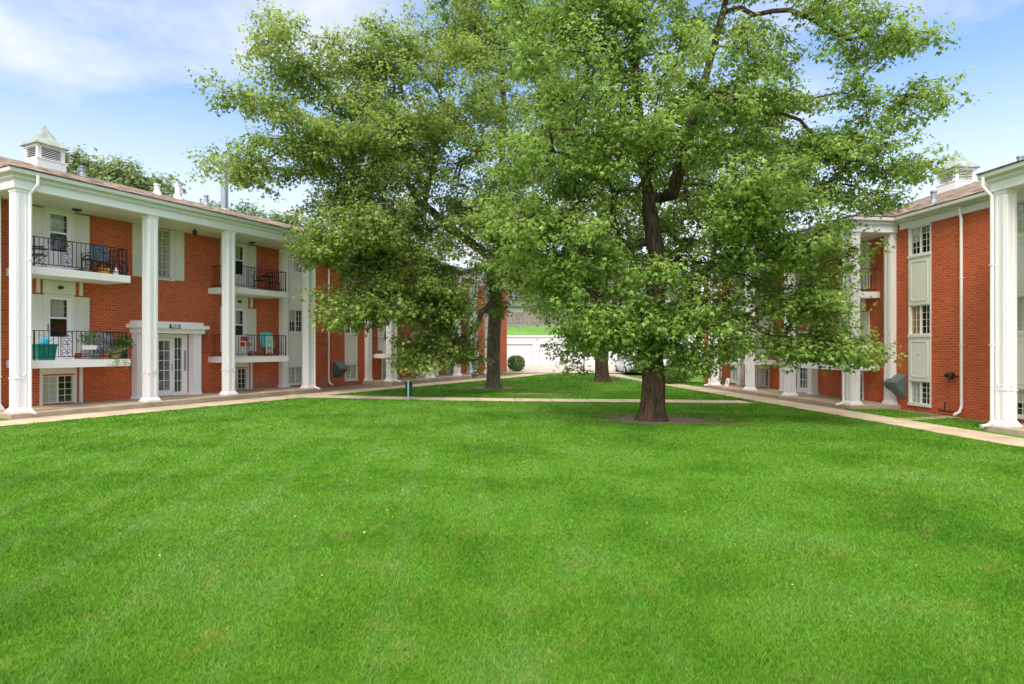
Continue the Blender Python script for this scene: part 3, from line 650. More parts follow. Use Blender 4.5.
        b.box(m, c - .56, c - .502, d + .002, d + .05, -.02, 1.0); b.box(m, c + .452, c + .51, d + .002, d + .05, -.02, 1.0); b.box(m, c - .56, c + .51, d + .002, d + .05, 1.0, 1.24)
        b.part('window_surround', m, 'trim')
    def entry(b, o, number=None):
        d = WALL_D; m = MB()
        b.box(m, o + 4.15, o + 6.85, d + .002, d + .48, 2.40, 2.58); b.box(m, o + 4.02, o + 6.98, d + .002, d + .58, 2.58, 2.72); b.box(m, o + 4.15, o + 6.8, d + .002, d + .45, 2.72, 2.84)
        b.part('entry_canopy', m, 'white')
        for s in (o + 4.37, o + 6.62):
            m = MB(); y = b.sg * (d + .19); m.frus(s, y, 0, .12, .2, .19, .165, .165); m.frus(s, y, .12, 2.398, .16, .16); b.part('entry_pier', m, 'white')
        H = (o + 4.55, o + 6.44, 0.0, 2.39); b.hole(*H); f = MB(); q = (d - .1, d - .02)
        for s0, s1 in ((H[0] + .002, H[0] + .07), (o + 4.86, o + 4.93), (o + 5.83, o + 5.9), (o + 6.2, H[1] - .002)): b.box(f, s0, s1, *q, 0, 2.38)
        for s0, s1 in ((H[0] + .07, o + 4.86), (o + 4.93, o + 5.83), (o + 5.9, o + 6.2)): b.box(f, s0, s1, *q, 2.24, 2.38)
        for s0, s1 in ((H[0] + .07, o + 4.86), (o + 5.9, o + 6.2)):
            b.box(f, s0, s1, *q, 0, .13)
            for r in range(1, 5): z = .13 + 2.11 * r / 5; b.box(f, s0, s1, d - .07, d - .05, z - .01, z + .01)
            x = (s0 + s1) / 2; b.box(f, x - .008, x + .008, d - .068, d - .052, .13, 2.24)
        E_ = b.part('entry_frame', f, 'white')
        q2 = MB(); b.box(q2, H[0] + .07, o + 4.86, d - .062, d - .058, .13, 2.24); b.box(q2, o + 5.9, o + 6.2, d - .062, d - .058, .13, 2.24); b.part('pane', q2, 'glass', E_)
        k = MB(); b.box(k, H[0], H[1], d - 1.2, d - 1.19, 0, 2.39); b.box(k, H[0] - .01, H[0], d - 1.2, d - .14, 0, 2.39); b.box(k, H[1], H[1] + .01, d - 1.2, d - .14, 0, 2.39); b.box(k, H[0], H[1], d - 1.19, d - .14, 2.39, 2.4)
        b.part('interior', k, 'curtain', E_)
        a, e = o + 4.935, o + 5.825; m = MB(); y0, y1 = d - .075, d - .035
        b.box(m, a, a + .11, y0, y1, .01, 2.23); b.box(m, e - .11, e, y0, y1, .01, 2.23); b.box(m, a + .11, e - .11, y0, y1, .01, .22); b.box(m, a + .11, e - .11, y0, y1, 2.12, 2.23)
        for i in (1, 2): x = a + .11 + (e - a - .22) * i / 3; b.box(m, x - .009, x + .009, y0, y1 - .003, .22, 2.12)
        for r in range(1, 5): z = .22 + 1.9 * r / 5; b.box(m, a + .11, e - .11, y0 + .001, y1 - .002, z - .01, z + .01)
        D = b.part('door', m, 'white'); q3 = MB(); b.box(q3, a + .11, e - .11, y0 + .015, y0 + .02, .22, 2.12); b.part('pane', q3, 'glass', D)
        k = MB(); k.tube([b.p(e - .055, y1, .95), b.p(e - .055, y1 + .06, .97), b.p(e - .055, y1 + .06, 1.2), b.p(e - .055, y1, 1.22)], .014, 6); b.part('handle', k, 'chrome', D)
        m = MB(); b.box(m, o + 6.29, o + 6.37, d - .02, d + .01, .95, 1.75); b.part('intercom', m, 'galv')
        if number:
            m = MB(); sx_ = o + 5.5; b.box(m, sx_ - .22, sx_ + .22, d + .58, d + .6, 2.585, 2.735); S_ = b.part('address_sign', m, 'navy')
            cu = bpy.data.curves.new('address_number', 'FONT'); cu.body = number; cu.size = .17; cu.align_x = 'CENTER'; cu.align_y = 'CENTER'; cu.extrude = .002; cu.offset = .004
            t_ = bpy.data.objects.new('tmp', cu); col.objects.link(t_); bpy.context.view_layer.update()
            me = bpy.data.meshes.new_from_object(t_.evaluated_get(bpy.context.evaluated_depsgraph_get())); bpy.data.objects.remove(t_)
            me.materials.clear(); me.materials.append(MT['white']); o_ = bpy.data.objects.new('address_number', me); col.objects.link(o_); o_.parent = S_
            o_.location = b.p(sx_, d + .604, 2.66); o_.rotation_euler = (R(90), 0, 0 if b.sg < 0 else math.pi)
        # window above with shutters
        b.window(o + 4.74, o + 5.78, 4.53, 6.38, 4, rows=6, cols=3, single=True)
        m = MB(); b.box(m, o + 4.68, o + 4.738, d + .002, d + .04, 4.5, 6.41); b.box(m, o + 5.782, o + 5.84, d + .002, d + .04, 4.5, 6.41); b.box(m, o + 4.66, o + 5.86, d + .002, d + .06, 4.44, 4.5); b.part('window_surround', m, 'trim')
        b.shutter(o + 4.25, o + 4.66, 4.48, 6.4); b.shutter(o + 5.86, o + 6.27, 4.48, 6.4)
        m = MB(); x, y = o + 5.95, b.sg * -.55; m.tube([(x, y, 6.43), (x, y, 6.34)], .02, 6); m.lathe([(.03, 6.36), (.09, 6.31), (.09, 6.29), (.07, 6.16), (.03, 6.13)], 8, (x, y, 0)); b.part('hanging_lantern', m, 'blackp')
    def portico(b, cols, off, number=None, content=True):
        s0, s1 = cols[0], cols[-1]
        m = MB(); b.box(m, s0 - .4, s1 + .4, WALL_D + .003, .42, -.45, 0); b.part('terrace', m, 'slab', bevel=.02)
        for s in cols: b.column(s)
        for s in (s0, s1): b.column(s, WALL_D + .125, False)
        # stacked entablature: frieze, two mouldings, gutter
        e = .24
        for nm, za, zb, g, mt in (('frieze', 6.43, 6.67, 0, 'white'), ('cornice', 6.67, 6.72, .03, 'gutter'), ('cornice', 6.72, 6.78, .06, 'white'), ('cornice', 6.78, 6.82, .10, 'gutter')):
            m = MB(); b.box(m, s0 - e - g, s1 + e + g, WALL_D + .004, e + g, za + .001, zb); b.part(nm, m, mt)
        m = MB(); g = .2; b.box(m, s0 - e - g, s1 + e + g, WALL_D + .004, e + g, 6.821, 6.965); b.part('gutter', m, 'gutter', bevel=.03)
        m = MB(); b.box(m, s0 - .2, s1 + .2, WALL_D + .003, .19, 6.41, 6.429)
        for s in cols[1:-1]: b.box(m, s - .02, s + .02, WALL_D + .003, -.2, 6.40, 6.41)
        b.part('soffit', m, 'soffit')
        k = .30 if True else 0
        b.downspout(s0 + .14, .27); b.downspout(s1 + .14, .27)
        if content: b.bay(s0 + off); b.entry(s0 + off, number); b.bay(s0 + off + 6.95)
    def gap(b, s0, s1, near_strip=True, far_strip=True, hood=None):
        a, e = s0 + .24, s1 - .24; d = WALL_D
        for nm, za, zb, g, mt in (('frieze', 6.50, 6.72, .04, 'white'), ('cornice', 6.72, 6.77, .09, 'gutter'), ('cornice', 6.77, 6.82, .13, 'white')):
            m = MB(); b.box(m, a + .11, e - .11, d + .003, d + g, za + .001, zb - .001); b.part(nm, m, mt)
        m = MB(); b.box(m, a + .21, e - .21, d + .003, d + .32, 6.821, 6.963); b.part('gutter', m, 'gutter', bevel=.03)
        if near_strip: b.strip(s0 + .4, s0 + 1.36)
        if far_strip: b.strip(s1 - 1.78, s1 - .78)
        b.downspout((s0 + s1) / 2, d, wall=True)
        if hood is not None:
            m = MB(); pr = [(0, 1.15), (.42, .84), (.43, .72), (0, .28)]; w_ = .62
            vs = [b.p(hood + k, d + .003 + q, z) for k in (0, w_) for q, z in pr]
            m.add(vs, [(0, 1, 2, 3), (7, 6, 5, 4), (0, 4, 5, 1), (1, 5, 6, 2), (2, 6, 7, 3), (3, 7, 4, 0)])
            m2 = b.part('vent_hood', m, 'hood', bevel=.012)
    def roof(b, s0, s1, porticos):
        m = MB(); z0 = 6.99; ed = -1.32; ge = -13.85
        def pt(s, d, z): return b.p(s, d, z)
        a, e = s0 - .35, s1 + .35; hipa, hipe = a + 6.2, e - 6.2
        def zr(d): return z0 + (RIDGE_Z - z0) * (ed - d) / (ed - RIDGE_D)
        # main slopes
        m.quad(pt(a, ed, z0), pt(e, ed, z0), pt(hipe, RIDGE_D, RIDGE_Z), pt(hipa, RIDGE_D, RIDGE_Z))
        m.quad(pt(a, ge, z0), pt(e, ge, z0), pt(hipe, RIDGE_D, RIDGE_Z), pt(hipa, RIDGE_D, RIDGE_Z))
        m.quad(pt(a, ed, z0), pt(a, ge, z0), pt(hipa, RIDGE_D, RIDGE_Z)); m.quad(pt(e, ed, z0), pt(e, ge, z0), pt(hipe, RIDGE_D, RIDGE_Z))
        m.quad(pt(a, ed, z0 - .03), pt(e, ed, z0 - .03), pt(e, ge, z0 - .03), pt(a, ge, z0 - .03)); m.quad(pt(a, ed, z0 - .03), pt(e, ed, z0 - .03), pt(e, ed, z0), pt(a, ed, z0))
        for p0, p1 in porticos:                               # lower pitched tongue over each portico
            u, v = max(p0 - .46, a), min(p1 + .46, e); q = .47; kd = -3.4; zk = zr(kd) - .03
            m.quad(pt(u, q, z0), pt(v, q, z0), pt(v - .8, kd, zk), pt(u + .8, kd, zk))
            m.quad(pt(u, q, z0), pt(u, ed, z0), pt(u + .8, kd, zk)); m.quad(pt(v, q, z0), pt(v, ed, z0), pt(v - .8, kd, zk))
            m.quad(pt(u, q, z0 - .025), pt(v, q, z0 - .025), pt(v, q, z0), pt(u, q, z0)); m.quad(pt(u, q, z0 - .025), pt(u, ed, z0 - .025), pt(u, ed, z0), pt(u, q, z0)); m.quad(pt(v, q, z0 - .025), pt(v, ed, z0 - .025), pt(v, ed, z0), pt(v, q, z0))
            m.quad(pt(u, q, z0 - .025), pt(v, q, z0 - .025), pt(v, ed, z0 - .025), pt(u, ed, z0 - .025))
        return b.part('roof', m, 'shingle')
    def cupola(b, s):
        x, y = s, b.sg * RIDGE_D; h = .49; zb = 8.75; ze = 9.55; zt = 9.86
        m = MB(); m.frus(x, y, zb, 9.28, h + .03, h + .03); m.frus(x, y, 9.28, 9.34, h + .05, h + .05); m.frus(x, y, 9.34, 9.84, h - .12, h - .12)
        for i in (-1, 1):
            for j in (-1, 1): m.frus(x + i * (h - .07), y + j * (h - .07), 9.34, 9.84, .07, .07)
        m.frus(x, y, 9.80, 9.88, h + .02, h + .02); c = b.part('cupola', m, 'white'); c.location.z = .12
        k = MB()
        for i in range(6):
            z = 9.38 + i * .072
            for j in (-1, 1):
                k.add([(x - h + .14, y + j * h, z), (x + h - .14, y + j * h, z), (x + h - .14, y + j * (h - .08), z + .05), (x - h + .14, y + j * (h - .08), z + .05), (x - h + .14, y + j * h, z + .012), (x + h - .14, y + j * h, z + .012), (x + h - .14, y + j * (h - .08), z + .062), (x - h + .14, y + j * (h - .08), z + .062)], [(0, 1, 2, 3), (4, 5, 6, 7), (0, 1, 5, 4), (2, 3, 7, 6), (0, 3, 7, 4), (1, 2, 6, 5)])
                k.add([(x + j * h, y - h + .14, z), (x + j * h, y + h - .14, z), (x + j * (h - .08), y + h - .14, z + .05), (x + j * (h - .08), y - h + .14, z + .05), (x + j * h, y - h + .14, z + .012), (x + j * h, y + h - .14, z + .012), (x + j * (h - .08), y + h - .14, z + .062), (x + j * (h - .08), y - h + .14, z + .062)], [(0, 1, 2, 3), (4, 5, 6, 7), (0, 1, 5, 4), (2, 3, 7, 6), (0, 3, 7, 4), (1, 2, 6, 5)])
        b.part('louvres', k, 'white', c)
        k = MB(); k.frus(x, y, 9.35, 9.80, h - .115, h - .115); b.part('louvre_backing', k, 'iron', c)
        k = MB(); pr = [(h + .13, 9.88), (h + .11, 9.93), (.50, 10.06), (.33, 10.24), (.18, 10.46), (.06, 10.68), (.015, 10.80)]
        for (r0, za), (r1, zb_) in zip(pr, pr[1:]): k.frus(x, y, za, zb_, r0, r0, r1, r1)
        b.part('cupola_roof', k, 'copper', c)
    def pipe(b, s, d, h, r, mt='galv', name='roof_vent'):
        zr = 6.99 + (RIDGE_Z - 6.99) * (-1.32 - d) / (-1.32 - RIDGE_D) if d > RIDGE_D else RIDGE_Z - (RIDGE_D - d) * .36
        m = MB(); m.lathe([(r * 1.8, zr - .1), (r * 1.3, zr + .12), (r, zr + .13), (r, zr + h - .06), (r * 1.25, zr + h - .06), (r * 1.25, zr + h)], 12, (s, b.sg * d, 0)); b.part(name, m, mt)
def box_vf(b, s0, s1, d0, d1, z0, z1):
    m = MB(); b.box(m, s0, s1, d0, d1, z0, z1); return m.v, m.f

LC = [0, 3.85, 7.0, 11.2]; RC = [0, 4.06, 7.5, 11.34]
random.seed(11)
BL = Bld('L', 'red brick apartment building with white columns along the left side of the lawn')
BL.portico(LC, 0, '9830'); BL.portico([17.26 + c for c in LC], .0)
BL.gap(-6.1, 0, near_strip=False); BL.gap(11.2, 17.26, hood=14.62); BL.gap(28.46, 34.75, far_strip=False)
BL.walls(-14, 34.8); BL.roof(-14, 34.8, [(0, 11.2), (17.26, 28.46)])
BL.cupola(4.3); BL.pipe(5.6, -7.3, .42, .11); BL.pipe(8.9, -7.3, .45, .12, 'white'); BL.pipe(9.95, -7.3, .7, .13, 'white'); BL.pipe(12.9, -7.7, 2.1, .19, 'galv', 'flue_pipe'); BL.pipe(11.5, -7.3, .5, .10)
BR = Bld('R', 'red brick apartment building with white columns along the right side of the lawn')
BR.portico([-6.12 - c for c in RC][::-1], .2); BR.portico(RC, .27)
BR.gap(-6.12, 0, hood=-.66); BR.gap(11.34, 16.3, far_strip=False)
BR.walls(-22, 16.36); BR.roof(-22, 16.36, [(-17.46, -6.12), (0, 11.34)])
BR.cupola(3.4); BR.pipe(-1.15, -2.3, .42, .09); BR.pipe(-.5, -6.5, .5, .1)
# gas fittings on the right building
m = MB(); d = WALL_D + .1
m.tube([BR.p(-2.45, d, 1.18), BR.p(-2.95, d, 1.18)], .035, 8); m.lathe([(.05, -.06), (.11, -.03), (.11, .05), (.05, .08)], 14, BR.p(-2.75, d + .03, 1.2), axis='x'); m.lathe([(.04, -.04), (.07, -.03), (.07, .05), (.03, .08)], 12, BR.p(-2.55, d + .02, 1.2), axis='x')
m.tube([BR.p(-2.62, d, 1.18), BR.p(-2.62, d, 1.0)], .02, 6); BR.part('gas_regulator', m, 'bronze')
m = MB(); m.tube([BR.p(-2.2, d, .0), BR.p(-2.5, d, .0), BR.p(-2.9, d + .1, .0)], .03, 6); m.tube([BR.p(-2.45, d, 0), BR.p(-2.45, d, .3)], .02, 6); BR.part('ground_pipe', m, 'bronze')

# ------------------------------------------------------------------ trees
def leaf_mesh(name, P, Nrm, T, S, m):
    """P centres, Nrm leaf normals, T tip directions, S lengths: each leaf a folded three lobed blade"""
    n = len(P); Nrm = Nrm / np.linalg.norm(Nrm, axis=1, keepdims=True); T = T - Nrm * np.sum(T * Nrm, 1, keepdims=True)
    T /= np.linalg.norm(T, axis=1, keepdims=True) + 1e-9; B = np.cross(Nrm, T)
    sh = np.array([(0, 0, 0), (-.55, .42, -.16), (-.17, .52, .0), (0, 1.05, -.14), (.17, .52, .0), (.55, .42, -.16), (0, .45, .05)])
    V = P[:, None] + (B[:, None] * sh[None, :, 0:1] + T[:, None] * sh[None, :, 1:2] + Nrm[:, None] * sh[None, :, 2:3]) * S[:, None, None]
    tri = np.array([(0, 6, 1), (1, 6, 2), (2, 6, 3), (3, 6, 4), (4, 6, 5), (5, 6, 0)])
    F = (np.arange(n)[:, None, None] * 7 + tri[None]).reshape(-1)
    me = bpy.data.meshes.new(name); me.vertices.add(n * 7); me.vertices.foreach_set('co', V.reshape(-1)); me.loops.add(len(F)); me.loops.foreach_set('vertex_index', F.astype(np.int32))
    k = len(F) // 3; me.polygons.add(k); me.polygons.foreach_set('loop_start', (np.arange(k) * 3).astype(np.int32)); me.polygons.foreach_set('loop_total', np.full(k, 3, np.int32))
    me.update(calc_edges=True); me.materials.append(m); return me
def at(px, py, Y): return np.array([(px - 512) / FPX * Y, Y, EYE + (HY - py) / FPX * Y])
def tree(name, label, base, trunk, lobes, r0, leafm, barkm, tips=7, leaves=24, ls=.12, seed=1, group=None, clumpr=.75, droop=.35, cat='tree', avoid=True, bmin=.006, cap=1.0):
    """trunk: list of polylines (first one starts at the base); lobes: (centre, (rx,ry,rz), clumps)"""
    g = np.random.default_rng(seed); base = np.array(base, float)
    pos = [base.copy()]; par = [-1]; pl = [0.0]
    def addp(p, a): pos.append(np.array(p, float)); par.append(a); pl.append(pl[a] + float(np.linalg.norm(pos[-1] - pos[a]))); return len(pos) - 1
    def path(a, tgt, step, jit, rise=.0):
        p0 = pos[a]; tgt = np.array(tgt, float); v = tgt - p0; L = np.linalg.norm(v); k = max(1, int(round(L / step))); mid = p0 + v * .45 + np.array([0, 0, rise * L]) + g.normal(0, jit * L * .5, 3)
        for i in range(1, k + 1):
            t = i / k; q = (1 - t) ** 2 * p0 + 2 * t * (1 - t) * mid + t * t * tgt
            if i < k: q = q + g.normal(0, jit * step, 3)
            a = addp(q, a)
        return a
    def near(p, wlen=.12):
        A = np.array(pos); dd = np.linalg.norm(A - p, axis=1); ax = np.linalg.norm(A[:, :2] - base[:2], axis=1); pa = np.linalg.norm(p[:2] - base[:2])
        c = dd + wlen * np.array(pl) + 1.2 * np.maximum(0, ax - pa) + np.where(A[:, 2] < base[2] + minh, 50, 0) + .5 * np.maximum(0, A[:, 2] - p[2]) * 0
        return int(np.argmin(c))
    minh = -1; main = []
    for i, pl_ in enumerate(trunk):
        if i == 0: a = 0; pts = pl_[1:] if np.allclose(pl_[0], base) else pl_
        else: a = near(np.array(pl_[0])); pts = pl_
        for q in pts: a = path(a, q, .45, .03)
    minh = 1.6 * (np.linalg.norm(np.array(trunk[0][-1]) - base) > 4) 
    order = sorted(range(len(lobes)), key=lambda i: np.linalg.norm(np.array(lobes[i][0][:2]) - base[:2]))
    for i in order: c, r, n = lobes[i]; path(near(np.array(c)), c, .5, .10, .05)
    TP = []; TD = []; clist = []
    for c, r, n in lobes:
        c = np.array(c); r = np.array(r)
        for _ in range(n):
            for tr in range(20):
                v = g.normal(size=3); v /= np.linalg.norm(v); q = c + v * r * g.random() ** .45
                if avoid:
                    okk = q[2] > float(zg(q[0], q[1])) + 1.0
                    for sd_ in 'LR':
                        s_, d_ = sd_of(sd_, q[0], q[1])
                        if d_ < 1.2 and q[2] < 8.4: okk = False
                        if d_ < -1.5: okk = okk and q[2] > 10.5
                    if not okk: continue
                clist.append((q, c)); break
    clist.sort(key=lambda t: np.linalg.norm(t[0] - base))
    for q, c in clist:
        a = path(near(q), q, .45, .14, .04)
        for _ in range(tips):
            v = g.normal(size=3); v /= np.linalg.norm(v); e = q + v * np.array([clumpr, clumpr, clumpr * .55]) * g.random() ** .5 + np.array([0, 0, -.1])
            path(a, e, .4, .12, .05); out = e - base; out[2] *= .3; TP.append(e); TD.append(out / (np.linalg.norm(out) + 1e-6) * .6 + v * .6)
    A = np.array(pos); n = len(A); rad = np.zeros(n); kids = [[] for _ in range(n)]
    for i in range(1, n): kids[par[i]].append(i)
    ex = 2.12; acc = np.zeros(n)
    for i in range(n - 1, 0, -1):
        if not kids[i]: acc[i] = bmin ** ex
        acc[par[i]] += acc[i]
    rad = acc ** (1 / ex); rad *= 1.0; sc_ = r0 / rad[0]
    rad = np.where(rad * sc_ > bmin * 2, rad * sc_, np.maximum(rad, bmin)); rad = np.minimum(rad, r0)
    # chains: follow the thickest child
    tb = MB(); br = MB(); done = np.zeros(n, bool); starts = [(0, None)]
    while starts:
        a, p = starts.pop(); ch = ([p] if p is not None else []) + [a]
        while kids[a]:
            k = max(kids[a], key=lambda q: rad[q]); starts += [(q, a) for q in kids[a] if q != k]; a = k; ch.append(a)
        if len(ch) < 2: continue
        pts = A[ch]; rr = rad[ch].copy()
        if p is not None: rr[0] = min(rr[1] * 1.15, rad[p])
        big = rr[min(1, len(rr) - 1)] > .05; ns = 20 if rr[0] > r0 * .5 else (9 if big else (5 if rr[0] > .02 else 3))
        if p is None and ch[0] == 0:
            # flared, ridged butt
            V = []; zb = [0, .07, .16, .3, .5, .8, 1.2]; P0 = pts[0]; 
            up = [np.array([P0[0], P0[1], P0[2] - .15])]; R_ = [r0 * 1.9]
            for z_ in zb: 
                up.append(P0 + (pts[1] - pts[0]) / np.linalg.norm(pts[1] - pts[0]) * z_ + 0); R_.append(r0 * (1 + .5 * math.exp(-z_ / .22)))
            keep = [i for i in range(len(pts)) if pts[i][2] > P0[2] + 1.4]
            P_ = up + [pts[i] for i in keep]; R_ += [rr[i] for i in keep]; ns = 28
            b0 = len(tb.v); tb.tube(P_, R_, ns)
            ph = g.uniform(0, 6.28, 4)
            for k_, pc in enumerate(P_):
                for i in range(ns):
                    v = np.array(tb.v[b0 + k_ * ns + i]); an = 2 * math.pi * i / ns; h_ = max(0, v[2] - P0[2]); am = .05 + .16 * math.exp(-h_ / .35)
                    f = 1 + am * (.5 * math.sin(5 * an + ph[0]) + .35 * math.sin(8 * an + ph[1] + h_) + .3 * math.sin(3 * an + ph[2]) + .15 * math.sin(13 * an + h_ * 2)); c_ = np.array(pc)
                    q = c_ + (v - c_) * f; q[2] = v[2]; tb.v[b0 + k_ * ns + i] = tuple(q)
        else: tb.tube(pts, list(rr), ns)
    root = empty(name, base, 0, label, cat, group)
    def fix(o): o.parent = root; o.location = -Vector(base); return o
    fix(tb.build('trunk', barkm, smooth=True)); 
    if br.v: fix(br.build('branches', barkm))
    TP = np.array(TP); TD = np.array(TD); k = len(TP)
    if cap != 1: pass
    P = np.repeat(TP, leaves, 0); D_ = np.repeat(TD, leaves, 0); nL = len(P)
    u = g.normal(size=(nL, 3)); u /= np.linalg.norm(u, axis=1, keepdims=True); sp = ls * 2.7
    P = P + u * (g.random((nL, 1)) ** .6) * np.array([sp, sp, sp * .62]) + D_ * g.uniform(-.2, .28, (nL, 1)) * .8 + np.array([0, 0, -.04])
    nr = u * .75 + g.normal(size=(nL, 3)) * .45 + np.array([0, 0, .75]) + D_ * .35
    T = u * .8 + D_ * .5 + g.normal(size=(nL, 3)) * .35 + np.array([0, 0, -droop * 1.6])
    S = ls * g.uniform(.6, 1.25, nL)
    o = bpy.data.objects.new('crown', leaf_mesh('crown', P, nr, T, S, leafm)); col.objects.link(o); fix(o)
    print(name, 'nodes', n, 'leaves', nL)
    return root
def lobe(px, py, Y, rpx, rpy, ry, n, k=1.25): c = at(px, py, Y); return (tuple(c), (rpx / FPX * Y, ry, rpy / FPX * Y), int(n * (k if n > 20 else 1.1)))

zM = float(zg(*TREES['M'])); bM = (4.22, 18.1, zM)
LM = [lobe(630, 45, 16.8, 40, 48, 1.2, 14), lobe(692, 262, 18.8, 26, 32, 1.2, 9), lobe(612, 250, 18.2, 42, 34, 1.4, 15), lobe(560, 285, 18.5, 34, 36, 1.4, 13), lobe(610, 322, 17.0, 44, 22, 1.0, 11), lobe(648, 270, 16.2, 34, 10, .5, 4), lobe(655, 312, 16.6, 88, 26, 1.4, 26), lobe(592, 292, 16.6, 36, 52, 1.5, 15), lobe(712, 312, 17.0, 40, 42, 1.3, 14), lobe(560, 210, 16.5, 72, 75, 2.4, 44), lobe(575, 110, 16.8, 74, 70, 2.5, 40),
      lobe(740, 190, 15.8, 55, 60, 1.6, 26), lobe(660, 205, 20.8, 85, 65, 1.4, 22), lobe(655, 130, 16.2, 60, 30, 1.6, 14), lobe(770, 218, 17, 72, 54, 2.2, 32), lobe(855, 170, 17, 62, 38, 1.8, 20), lobe(806, 305, 17.2, 50, 40, 1.3, 20), lobe(826, 262, 17.4, 24, 32, 1.0, 8), lobe(840, 345, 17.0, 38, 17, .8, 12), lobe(800, 345, 17.2, 30, 16, .8, 7),
      lobe(715, 90, 17, 85, 70, 2.4, 36), lobe(800, 120, 17.5, 70, 55, 2.2, 25), lobe(905, 112, 17.2, 42, 28, 1.4, 8), lobe(918, 168, 17.2, 28, 12, 1, 5), lobe(660, -30, 18, 100, 70, 3, 36), lobe(790, 10, 18, 85, 55, 2.4, 19), lobe(850, 40, 17.4, 34, 26, 1.6, 6), lobe(905, 30, 17.4, 48, 20, 1.3, 8), lobe(740, -110, 18.5, 130, 80, 3, 34), lobe(560, 0, 17.5, 70, 70, 2.6, 36),
      lobe(578, 345, 19.5, 22, 26, .8, 8), lobe(650, 342, 17.0, 30, 12, .5, 5), lobe(692, 352, 17.0, 20, 18, .6, 5), lobe(700, 150, 21, 120, 110, 2.0, 26), lobe(762, 280, 18.5, 46, 30, 1.2, 8)]
tree('maple_tree', 'nearest and largest maple, thick reddish brown trunk ringed by bare soil', bM,
     [[bM, (4.22, 18.1, 1.6), (4.28, 18.0, 3.2), (4.35, 17.9, 4.8)], [(4.1, 18.0, 6.5), (3.8, 18, 9.0), (3.6, 18.2, 12.5)], [(4.9, 18.1, 6.6), (5.6, 18.2, 9.2), (6.6, 18.4, 12.8)], [(4.6, 17.5, 6.5), (5.0, 16.8, 8.5)]],
     LM, .335, MT['leaf'], MT['bark'], seed=3, tips=7, leaves=26, ls=.132, group='maple trees in the courtyard')
z2 = float(zg(*TREES['T2'])); b2 = (-.95, 31.2, z2)
L2_ = [lobe(495, 296, 29, 16, 14, .8, 4), lobe(528, 225, 27.5, 44, 40, 2.6, 22), lobe(505, 272, 26.5, 38, 20, 2.0, 12), lobe(480, 215, 27, 80, 60, 3.4, 60), lobe(400, 250, 25.5, 62, 55, 3.0, 56), lobe(355, 225, 24, 54, 52, 2.4, 42), lobe(322, 238, 23, 28, 24, 1.4, 10), lobe(430, 315, 25.5, 40, 45, 1.6, 30), lobe(418, 355, 25.2, 22, 22, 1.0, 9), lobe(455, 345, 27, 18, 26, 1.0, 8), lobe(352, 308, 23.5, 34, 16, 1.2, 11),
       lobe(375, 150, 25, 70, 55, 3, 56), lobe(302, 142, 23.5, 52, 36, 2.2, 24), lobe(248, 170, 22.5, 38, 14, 1.2, 8), lobe(250, 95, 23, 32, 16, 1.2, 7), lobe(225, 160, 22.5, 18, 10, .6, 3), lobe(300, 60, 23.5, 42, 34, 1.6, 13), lobe(360, 75, 25, 45, 38, 2.2, 24),
       lobe(450, 110, 27, 80, 70, 3.4, 66), lobe(470, 20, 29, 65, 60, 3.4, 44), lobe(540, 60, 31, 80, 90, 3.6, 44), lobe(510, -70, 31, 80, 70, 3.6, 30), lobe(540, 170, 31, 70, 60, 3.0, 36), lobe(540, 270, 28.5, 45, 30, 1.8, 20), lobe(268, 20, 23, 22, 22, 1, 4), lobe(395, 40, 26, 38, 22, 1.8, 10), lobe(385, 290, 24.5, 48, 26, 1.6, 20)]
tree('maple_tree', 'wide maple with grey trunk, its boughs hanging before the left brick building', b2,
     [[b2, (-.95, 31.2, 2.0), (-.8, 31.1, 4.6), (-.9, 31, 6.5)], [(.6, 30.6, 5.6), (2.4, 30, 7.2)], [(-2.6, 29.5, 7.6), (-4.5, 28, 9)], [(-.6, 31, 9.5), (-.4, 31, 14)]],
     L2_, .34, MT['leaf2'], MT['bark2'], seed=5, tips=8, leaves=26, ls=.155, clumpr=1.0, group='maple trees in the courtyard')
z3 = float(zg(*TREES['T3'])); b3 = (5.75, 38.2, z3)
L3_ = [lobe(600, 270, 37, 42, 45, 2.6, 22), lobe(620, 205, 38, 70, 60, 4, 30), lobe(600, 120, 38, 90, 70, 4, 30), lobe(645, 290, 37, 36, 30, 2, 12), lobe(720, 150, 38, 70, 70, 4, 20)]
tree('maple_tree', 'maple with brown trunk farthest back on the grass, before the white garages', b3,
     [[b3, (5.75, 38.2, 2.5), (5.7, 38.1, 5.5), (5.8, 38, 9)]], L3_, .42, MT['leaf'], MT['bark'], seed=8, tips=7, leaves=16, ls=.20, clumpr=1.3, group='maple trees in the courtyard')

# trees beyond the left roof, and at the far end
def simple_tree(name, label, x, y, z, h, r, n, lm, seed, ls=.3, group='trees beyond the roofs', tall=1.0):
    g = random.Random(seed); b = (x, y, z); lobes = []
    for i in range(n):
        a = g.uniform(0, 6.28); q = g.uniform(0, .62) * r; lobes.append(((x + q * math.cos(a), y + q * math.sin(a), z + h * g.uniform(.52, .86)), (r * .42, r * .42, h * .13 * tall), 13))
    return tree(name, label, b, [[b, (x, y, z + h * .35), (x + .1, y, z + h * .6)]], lobes, max(.15, h * .022), lm, MT['bark2'], tips=7, leaves=16, ls=ls, seed=seed, clumpr=1.1, avoid=False, group=group, bmin=.012)
simple_tree('tree', 'light green bushy tree rising behind the left roof beside the cupola', -26.0, 38, -.1, 15.2, 4.6, 13, MT['leaf3'], 21)
simple_tree('tree', 'light green tree over the left roof between the cupola and thin flue pipe', -26.6, 42.5, -.1, 14.2, 3.9, 12, MT['leaf3'], 22)
simple_tree('tree', 'small patch of green crown left of the cupola over the left roof', -32.5, 38, -.1, 14.6, 4.0, 8, MT['leaf3'], 23)
